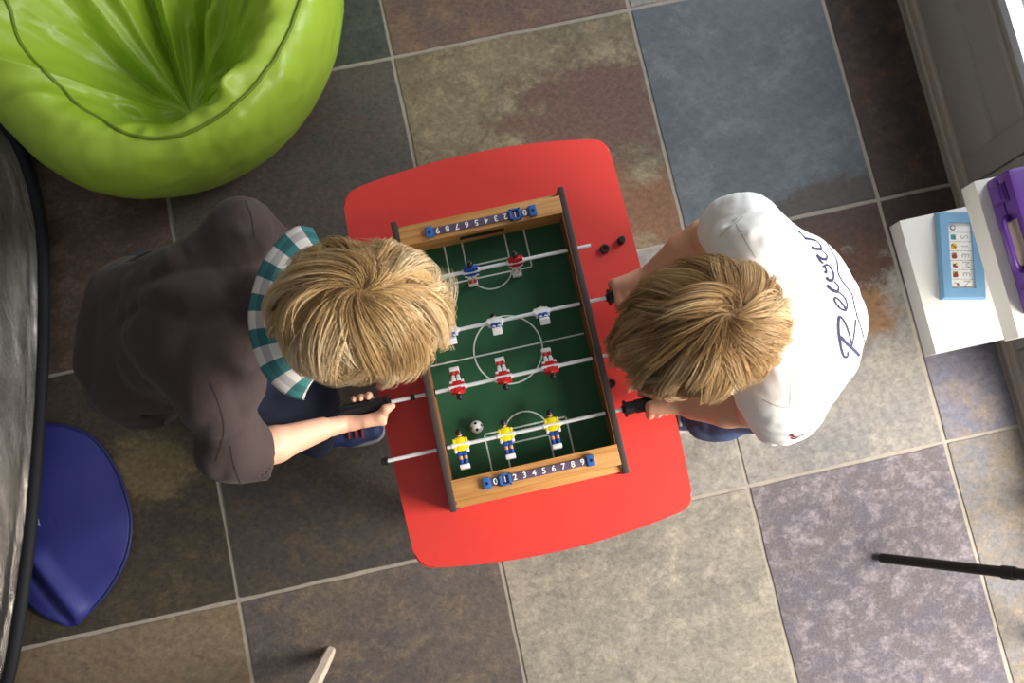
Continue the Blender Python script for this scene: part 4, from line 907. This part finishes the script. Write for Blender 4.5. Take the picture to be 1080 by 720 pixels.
def boy_left():
    off = np.array((-0.42, 0.27, 0.0))
    t = empty('person', tuple(off), label='boy with tousled blond hair, dark brown t-shirt and teal checked collar leaning over the game', cat='person')
    cen = W(380, 328, 1.03); fr = head_frame((0.96, -0.22), math.radians(38)); nape = W(312, 326, 0.86)
    L = unit((0.18, 0.93, 0)); chest = W(222, 336, 0.735); hip = W(148, 358, 0.60); shS = W(228, 412, 0.785); shN = W(254, 246, 0.79)
    elS = W(262, 478, 0.665); wrS = W(340, 452, 0.578); elN = W(318, 282, 0.66); wrN = np.array((-0.235, 0.37, 0.58))
    s = SDF((-0.86, -0.02, 0.40), (0.06, 0.66, 1.20), 0.0045)
    head_sdf(s, cen, fr, nape); s.cone(nape, chest - np.array((0, 0, 0.05)), 0.036, 0.055, 0.02); s.cone(chest - np.array((0, 0, 0.05)), hip, 0.06, 0.085, 0.04)
    for sh, md, el in ((shS, W(246, 470, 0.69), elS), (shN, W(268, 248, 0.725), elN)): s.cone(chest + (sh - chest) * 0.4, sh, 0.035, 0.028, 0.02); s.chain([sh, md, el], [0.028, 0.029, 0.030], 0.01)
    a1 = SDF(np.minimum(elS, wrS) - 0.06, np.array((-0.10, 0.26, 0.74)), 0.0022)
    a1.chain([elS, elS * 0.65 + wrS * 0.35, wrS], [0.031, 0.0305, 0.0205], 0.01)
    hS = np.array((-0.204, 0.173, 0.545))
    grip(a1, hS, (1, 0, 0), (0, -0.95, -0.30), 1, W(350, 450, 0.560), 0.0130, wrap=34, index=[W(386, 446, 0.556), W(404, 445, 0.552), W(407, 432, 0.548)])
    a2 = SDF(np.minimum(elN, wrN) - 0.07, np.maximum(elN, wrN) + 0.11, 0.0028)
    a2.chain([elN, wrN], [0.031, 0.021], 0.01); grip(a2, (-0.205, 0.378, 0.545), (1, 0, 0), (0, 0.6, 0.8), -1, wrN + np.array((0.015, 0.01, 0)), 0.0130)
    joined('body', [s, a1, a2], M_skin, t, off)
    eyes(cen, fr, t, off)
    # shirt
    m_s = mat('dark_brown_cotton', c(63, 49, 47), 0.85, nscale=8, namt=0.06, bump=0.45, bscale=38, Sheen_Weight=0.06); m_c = mat('charcoal_cuff', c(66, 56, 62), 0.85)
    g = SDF((-0.82, -0.02, 0.44), (-0.12, 0.70, 0.98), 0.0042)
    ch2, hp2 = chest, hip
    g.cone(ch2 + L * 0.050, hp2 + L * 0.055, 0.090, 0.096, 0.0); g.cone(ch2 - L * 0.050, hp2 - L * 0.050, 0.092, 0.100, 0.04); g.cone(ch2, hp2, 0.10, 0.104, 0.03)
    g.cone(nape + np.array((-0.045, 0.01, -0.06)), ch2, 0.058, 0.10, 0.05)
    g.cone(ch2 + L * 0.04, shN, 0.075, 0.047, 0.04); g.cone(ch2 - L * 0.05, shS, 0.08, 0.062, 0.05)
    tail = W(140, 360, 0.53); g.cone(hp2 + L * 0.05, tail + L * 0.065, 0.095, 0.088, 0.03); g.cone(hp2 - L * 0.05, tail - L * 0.03, 0.10, 0.092, 0.03)
    cS = W(282, 481, 0.655); g.chain([shS, W(246, 470, 0.69), cS], [0.062, 0.060, 0.050], 0.035)
    cN = W(318, 280, 0.665); g.chain([shN, W(266, 247, 0.73), cN], [0.048, 0.047, 0.045], 0.03)
    g.wrinkle(0.007, 9, (0.7, 1.5, 1)); g.wrinkle(0.0045, 15, (1.3, 0.7, 1), 4); g.wrinkle(0.0014, 34, (1, 0.7, 1), 3)
    nS = unit(wrS - elS); g.cut(W(279, 483, 0.655), unit(nS + np.array((0, -0.25, 0))), None, 0.11); g.cone(cS - nS * 0.02, cS + nS * 0.05, 0.031, 0.034, 0, True)
    g.cut(hp2 + unit((-0.75, 0.12, -0.62)) * 0.135, (-0.35, 0.05, -0.9), None, 0.34)
    # folds
    up = lambda px, py, z: W(px, py, z)
    for pts, d, w in (
        ([(100, 402, .63), (135, 428, .64), (175, 440, .66), (205, 452, .68)], .010, .010), ([(96, 385, .63), (120, 412, .64), (160, 428, .67)], -.008, .010),
        ([(108, 418, .60), (140, 446, .61), (185, 452, .64)], -.009, .009), ([(205, 455, .70), (222, 432, .76), (238, 420, .80)], .007, .012),
        ([(118, 292, .64), (150, 272, .68), (185, 258, .72)], .006, .009), ([(132, 300, .66), (170, 280, .71), (200, 262, .74)], -.005, .009),
        ([(196, 250, .72), (214, 268, .76), (236, 284, .78)], .007, .012), ([(205, 320, .80), (240, 310, .84)], .004, .012), ([(185, 330, .79), (190, 380, .79)], .004, .013),
        ([(250, 440, .78), (235, 470, .74), (232, 490, .70)], .005, .009), ([(262, 460, .73), (250, 492, .70)], -.004, .008)):
        g.crease([up(*p) for p in pts], d * 1.5, w)
    sh = frommesh(g, 'shirt', m_s, t, 2); sh.data.transform(Matrix.Translation(-Vector(off)))
    strokes = printer(g.V, g.Q, sh, off)
    for q_ in [(((258, 211), (265, 228), (268, 250)), 0.0013), (((254, 511), (246, 488), (243, 470)), 0.0012), (((222, 404), (232, 430), (236, 455), (228, 486)), 0.0012)]: strokes('seam_stitching', [q_], THREAD_B)
    # checked collar, folded over the neckline
    outer = [(330, 240, .835), (312, 239, .845), (292, 254, .862), (274, 282, .882), (263, 318, .895), (263, 352, .895), (272, 384, .885), (288, 406, .87), (306, 419, .85), (321, 422, .835)]
    inner = [(345, 268, .865), (332, 266, .88), (318, 276, .90), (306, 298, .922), (298, 324, .935), (298, 348, .935), (306, 370, .925), (318, 386, .905), (330, 395, .88), (334, 396, .86)]
    O = spline([W(*p) for p in outer], 10); I = spline([W(*p) for p in inner], 10); nu, nv = len(O), 14; V = []; UV = []
    lens = np.concatenate([[0], np.cumsum([np.linalg.norm(O[i + 1] - O[i]) for i in range(nu - 1)])])
    for i in range(nu):
        for j in range(nv):
            v = j / (nv - 1); p = O[i] * (1 - v) + I[i] * v + np.array((0, 0, 0.011 * math.sin(PI * v ** 0.75) + 0.0015 * math.sin(lens[i] * 70)))
            V.append(p - off); UV.append((lens[i], v))
    F = [(i * nv + j, (i + 1) * nv + j, (i + 1) * nv + j + 1, i * nv + j + 1) for i in range(nu - 1) for j in range(nv - 1)]
    me = rawmesh('shirt_collar', V, F); uv = me.uv_layers.new(name='weave')
    for lp in me.loops: uv.data[lp.index].uv = UV[lp.vertex_index]
    mc = bpy.data.materials.new('teal_gingham'); mc.use_nodes = True; nt = mc.node_tree; N = nt.nodes; Lk = nt.links; b = N['Principled BSDF']; b.inputs['Roughness'].default_value = 0.8
    un = N.new('ShaderNodeUVMap'); un.uv_map = 'weave'; sx = N.new('ShaderNodeSeparateXYZ'); Lk.new(un.outputs[0], sx.inputs[0])
    def sq(src, scale, ph, duty):
        a = N.new('ShaderNodeMath'); a.operation = 'MULTIPLY_ADD'; a.inputs[1].default_value = scale; a.inputs[2].default_value = ph; Lk.new(src, a.inputs[0])
        fr_ = N.new('ShaderNodeMath'); fr_.operation = 'FRACT'; Lk.new(a.outputs[0], fr_.inputs[0])
        l_ = N.new('ShaderNodeMath'); l_.operation = 'LESS_THAN'; l_.inputs[1].default_value = duty; Lk.new(fr_.outputs[0], l_.inputs[0]); return l_.outputs[0]
    s1 = sq(sx.outputs[0], 17.5, 0.15, 0.5); s2 = sq(sx.outputs[1], 1.0, 0.72, 0.24); s3 = sq(sx.outputs[1], 1.0, 0.36, 0.05)
    mx = N.new('ShaderNodeMix'); mx.data_type = 'RGBA'; mx.inputs[6].default_value = (*c(226, 218, 208), 1); mx.inputs[7].default_value = (*c(58, 124, 124), 1); Lk.new(s1, mx.inputs[0])
    dk = N.new('ShaderNodeMix'); dk.data_type = 'RGBA'; dk.blend_type = 'MULTIPLY'; dk.inputs[7].default_value = (0.62, 0.62, 0.66, 1); Lk.new(s2, dk.inputs[0]); Lk.new(mx.outputs[2], dk.inputs[6]); Lk.new(dk.outputs[2], b.inputs['Base Color'])
    co = link('shirt_collar', me, mc, t); sd = co.modifiers.new('thickness', 'SOLIDIFY'); sd.thickness = 0.0035; sd.offset = -1
    # trousers and shoes
    tr = SDF((-0.84, 0.02, 0.04), (-0.2, 0.66, 0.68), 0.005); hS_, hN_ = hip - L * 0.035 + np.array((0.0, 0, -0.06)), hip + L * 0.075 + np.array((0.0, 0, -0.06))
    tr.cone(hS_, hN_, 0.085, 0.092, 0.0)
    tr.chain([hS_, W(328, 424, 0.33), np.array((-0.385, 0.172, 0.075))], [0.082, 0.052, 0.045], 0.03)
    tr.chain([hN_, np.array((-0.38, 0.38, 0.33)), np.array((-0.41, 0.37, 0.075))], [0.09, 0.062, 0.052], 0.03)
    tr.cut((-0.4, 0.2, 0.062), (0, 0, -1)); tr.wrinkle(0.004, 14, (1, 1, 1.6))
    o = frommesh(tr, 'trousers', M_denim, t, 1); o.data.transform(Matrix.Translation(-Vector(off)))
    m_u = mat('navy_sneaker', c(40, 52, 96), 0.6, nscale=8, namt=0.2); m_so = mat('grey_rubber_sole', c(150, 148, 146), 0.6); m_la = mat('dark_red_lace', c(150, 50, 50), 0.7)
    p0 = W(338, 458, 0.0); p1 = W(404, 452, 0.0)
    shoe(t, off, p1, p0, m_u, m_so, m_la); shoe(t, off, p1 + np.array((-0.02, 0.20, 0)), p0 + np.array((-0.02, 0.185, 0)), m_u, m_so, m_la)
    hm = hair_mat('tousled_blond', c(246, 226, 188), c(212, 176, 122), c(130, 94, 56))
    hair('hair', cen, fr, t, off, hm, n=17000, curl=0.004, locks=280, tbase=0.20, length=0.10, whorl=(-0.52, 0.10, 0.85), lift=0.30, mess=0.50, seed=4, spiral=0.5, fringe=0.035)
boy_left()
# ---- boy on the right: white shirt with lettering
def boy_right():
    off = np.array((0.50, 0.12, 0.0))
    t = empty('person', tuple(off), label='boy with smooth blond hair and white t-shirt lettered across the back, gripping two rods', cat='person')
    cen = W(742, 346, 1.03); fr = head_frame((-0.985, -0.06), math.radians(30)); nape = W(800, 338, 0.875)
    L = np.array((0.0, -1.0, 0)); chest = W(826, 338, 0.77); hip = np.array((0.55, 0.12, 0.54))
    shS = W(822, 408, 0.82); shN = W(796, 264, 0.82); elS = W(792, 432, 0.66); wrS = W(730, 430, 0.585); elN = W(742, 250, 0.655); wrN = W(690, 287, 0.585)
    s = SDF((0.12, -0.16, 0.40), (0.74, 0.42, 1.20), 0.0045)
    head_sdf(s, cen, fr, nape); s.cone(nape, chest - np.array((0, 0, 0.05)), 0.036, 0.055, 0.02); s.cone(chest - np.array((0, 0, 0.05)), hip, 0.06, 0.085, 0.04)
    for sh, el in ((shS, elS), (shN, elN)): s.cone(chest + (sh - chest) * 0.4, sh, 0.035, 0.032, 0.02); s.cone(sh, el, 0.032, 0.031, 0.01)
    a1 = SDF(np.minimum(elS, wrS) - np.array((0.12, 0.07, 0.09)), np.maximum(elS, wrS) + 0.06, 0.0022)
    a1.chain([elS, elS * 0.6 + wrS * 0.4, wrS], [0.031, 0.031, 0.021], 0.01); grip(a1, (0.314, 0.071, 0.545), (-1, 0, 0), (0, 0.35, 0.94), -1, W(724, 428, 0.575), 0.0132, tl=0.3)
    a2 = SDF(np.minimum(elN, wrN) - np.array((0.13, 0.09, 0.09)), np.maximum(elN, wrN) + 0.06, 0.0022)
    a2.chain([elN, elN * 0.6 + wrN * 0.4, wrN], [0.032, 0.031, 0.021], 0.01); grip(a2, (0.304, 0.276, 0.545), (-1, 0, 0), (0, 0.93, 0.35), -1, W(693, 287, 0.58), 0.0132, tl=0.1)
    joined('body', [s, a1, a2], M_skin2, t, off); eyes(cen, fr, t, off)
    m_s = mat('white_cotton', c(244, 242, 238), 0.85, bump=0.3, bscale=45)
    g = SDF((0.28, -0.20, 0.40), (0.78, 0.46, 1.0), 0.0042)
    sd = L * 0.052
    g.cone(chest + sd, hip + sd, 0.093, 0.100, 0); g.cone(chest - sd + np.array((0.022, 0, 0)), hip - sd + np.array((0.02, 0, 0)), 0.094, 0.098, 0.04); g.cone(chest + np.array((0.032, -0.012, 0)), hip + np.array((0.03, 0, 0)), 0.10, 0.104, 0.03)
    g.cone(nape + np.array((0.035, 0, -0.05)), chest, 0.060, 0.10, 0.05)
    g.cone(chest + sd, shS, 0.08, 0.060, 0.05); g.cone(chest - sd, shN, 0.08, 0.060, 0.05)
    cS = W(814, 440, 0.70); g.chain([shS, W(826, 430, 0.75), cS], [0.060, 0.056, 0.047], 0.035)
    cN = W(762, 244, 0.71); g.chain([shN, W(784, 244, 0.76), cN], [0.060, 0.056, 0.049], 0.035)
    g.wrinkle(0.0045, 9, (0.8, 1.3, 1)); g.wrinkle(0.0022, 20, (1.2, 0.7, 1), 2); g.wrinkle(0.0012, 36, (1, 1, 1), 5)
    nS = unit(elS - shS + (wrS - elS) * 0.6); nN = unit(elN - shN + (wrN - elN) * 0.6)
    g.cut(W(806, 445, 0.70), nS, None, 0.12); g.cone(cS - nS * 0.03, cS + nS * 0.06, 0.037, 0.042, 0, True)
    g.cut(W(752, 247, 0.71), nN, None, 0.12); g.cone(cN - nN * 0.03, cN + nN * 0.06, 0.037, 0.042, 0, True)
    g.cut((0.56, 0.1, 0.44), (0.1, 0, -1), None, 0.5)
    g.ell(nape + np.array((-0.03, 0, 0.03)), (0.058, 0.054, 0.06), None, 0.012, True)
    for pts, d, w in (([(758, 262, .78), (772, 236, .84), (780, 222, .84)], .004, .006), ([(768, 236, .84), (786, 258, .86), (806, 280, .86)], .004, .006), ([(790, 262, .86), (830, 264, .86)], .004, .010),
                      ([(806, 270, .90), (830, 272, .90)], -.006, .010), ([(812, 405, .86), (840, 385, .87), (850, 360, .88)], .004, .006),
                      ([(825, 432, .82), (850, 425, .80)], .006, .008), ([(835, 440, .80), (845, 415, .83)], -.005, .008), ([(815, 420, .82), (838, 436, .80), (832, 455, .77)], .005, .007),
                      ([(840, 380, .88), (862, 395, .82)], .004, .01), ([(800, 228, .84), (812, 232, .84), (826, 244, .84)], .004, .008)):
        g.crease([W(*p) for p in pts], d * 0.8, w * 1.3)
    sh = frommesh(g, 'shirt', m_s, t, 1); sh.data.transform(Matrix.Translation(-Vector(off)))
    # lettering on the back of the shirt
    strokes = printer(g.V, g.Q, sh, off)
    A_ = lambda *q: [(838 + x / 9.6, 235 + y / 9.6) for x, y in q]; B_ = lambda *q: [(858 + x / 8.47, 300 + y / 8.47) for x, y in q]
    t1, t2, t3 = 0.0027, 0.0038, 0.0054
    strokes('printed_lettering', [
        (B_((305, 600), (302, 638), (275, 645), (255, 600), (235, 500), (222, 390), (226, 300), (240, 285)), t2 * 1.15), (B_((240, 285), (280, 340), (315, 430), (335, 520), (345, 560)), t2 * 0.9),
        (B_((240, 465), (300, 530), (350, 572), (410, 635)), t3), (B_((375, 310), (365, 420), (345, 540)), t2),
        (B_((212, 62), (250, 90), (285, 130), (300, 190), (288, 235)), t1), (B_((288, 235), (240, 215), (200, 165), (186, 130), (200, 120), (230, 140), (270, 190), (290, 230)), t2 * 0.85),
        (A_((325, 630), (380, 680), (435, 700)), t3), (A_((435, 700), (445, 650), (400, 590)), t1),
        (A_((322, 550), (350, 582), (388, 578)), t3 * 0.9), (A_((388, 578), (395, 520), (370, 460), (330, 425), (286, 446)), t1 * 1.2), (A_((300, 490), (320, 508), (318, 462), (290, 430)), t2 * 0.8),
        (A_((290, 412), (255, 378), (225, 325)), t2), (A_((225, 325), (270, 362), (322, 370)), t3), (A_((322, 370), (325, 330), (275, 282)), t1),
        (A_((172, 245), (215, 265), (270, 268)), t3), (A_((270, 268), (260, 225), (225, 188)), t1 * 1.2), (A_((100, 158), (150, 166), (225, 184)), t3), (A_((108, 152), (75, 120), (50, 95)), t1), (A_((56, 104), (46, 92), (34, 78)), t3 * 1.2),
        (A_((140, 40), (180, 80), (240, 115), (290, 150), (330, 210), (370, 280), (420, 360), (435, 430), (440, 500), (470, 570), (520, 640), (575, 715)) + B_((350, 120), (370, 210), (395, 300), (415, 360)), 0.0025), (B_((380, 260), (400, 320), (420, 380), (440, 450), (455, 530)), 0.0030),
        ], mat('navy_print', c(44, 48, 84), 0.8))
    for q_ in [(((759.6, 249.8), (770, 239.4), (784.8, 228.3)), 0.0013), (((775.9, 236.5), (786.3, 254.3), (796.7, 272)), 0.0013), (((833, 387), (834, 408), (833, 428)), 0.0013), (((804, 421), (820, 428), (835, 430)), 0.0013)]: strokes('seam_stitching', [q_], THREAD_G)
    strokes('red_print', [([(858.0, 232.0), (860.0, 235.0), (858.0, 236.0)], 0.002), ([(861.5, 233.5), (862.5, 236.5)], 0.002), ([(864.5, 238.0), (867.5, 239.5), (866.5, 241.5)], 0.0018), ([(868.0, 242.0), (871.0, 244.0)], 0.0018), ([(870.5, 245.5), (873.0, 248.0)], 0.0018), ([(873.0, 250.0), (876.0, 253.5)], 0.0018), ([(875.5, 255.0), (878.5, 259.5)], 0.0018)], mat('faded_red_print', c(214, 120, 100), 0.8))
    strokes('sleeve_emblem', [([(833.0, 458.5), (836.5, 460.0), (840.0, 461.0)], 0.004), ([(835.0, 456.5), (837.5, 460.5), (842.5, 460.0)], 0.004), ([(834.0, 461.0), (838.0, 462.5), (843.0, 459.5), (849.0, 457.0)], 0.003)], mat('dark_red_print', c(120, 34, 32), 0.8))
    tr = SDF((0.30, -0.10, 0.04), (0.74, 0.36, 0.66), 0.005); hb = np.array((0, 0, -0.04))
    tr.cone(hip + L * 0.06 + hb, hip - L * 0.06 + hb, 0.088, 0.088, 0)
    tr.chain([hip + L * 0.065 + hb, W(755, 432, 0.30), np.array((0.50, 0.045, 0.07))], [0.085, 0.062, 0.052], 0.03)
    tr.chain([hip - L * 0.065 + hb, np.array((0.445, 0.20, 0.30)), np.array((0.50, 0.21, 0.07))], [0.085, 0.062, 0.052], 0.03)
    tr.cut((0.5, 0.1, 0.06), (0, 0, -1)); tr.wrinkle(0.006, 16, (1, 1, 1.4))
    o = frommesh(tr, 'trousers', M_denim2, t, 1); o.data.transform(Matrix.Translation(-Vector(off)))
    m_u = mat('grey_blue_sneaker', c(70, 80, 104), 0.6); m_so = mat('pale_sole', c(190, 188, 184), 0.6); m_la = mat('white_lace', c(220, 220, 220), 0.7)
    for y in (0.045, 0.21): shoe(t, off, np.array((0.385, y, 0)), np.array((0.555, y, 0)), m_u, m_so, m_la)
    hm = hair_mat('smooth_blond', c(236, 212, 172), c(188, 152, 104), c(112, 82, 52))
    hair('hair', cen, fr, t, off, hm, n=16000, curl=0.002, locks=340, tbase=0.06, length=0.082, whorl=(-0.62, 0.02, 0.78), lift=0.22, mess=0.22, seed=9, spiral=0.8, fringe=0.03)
boy_right()
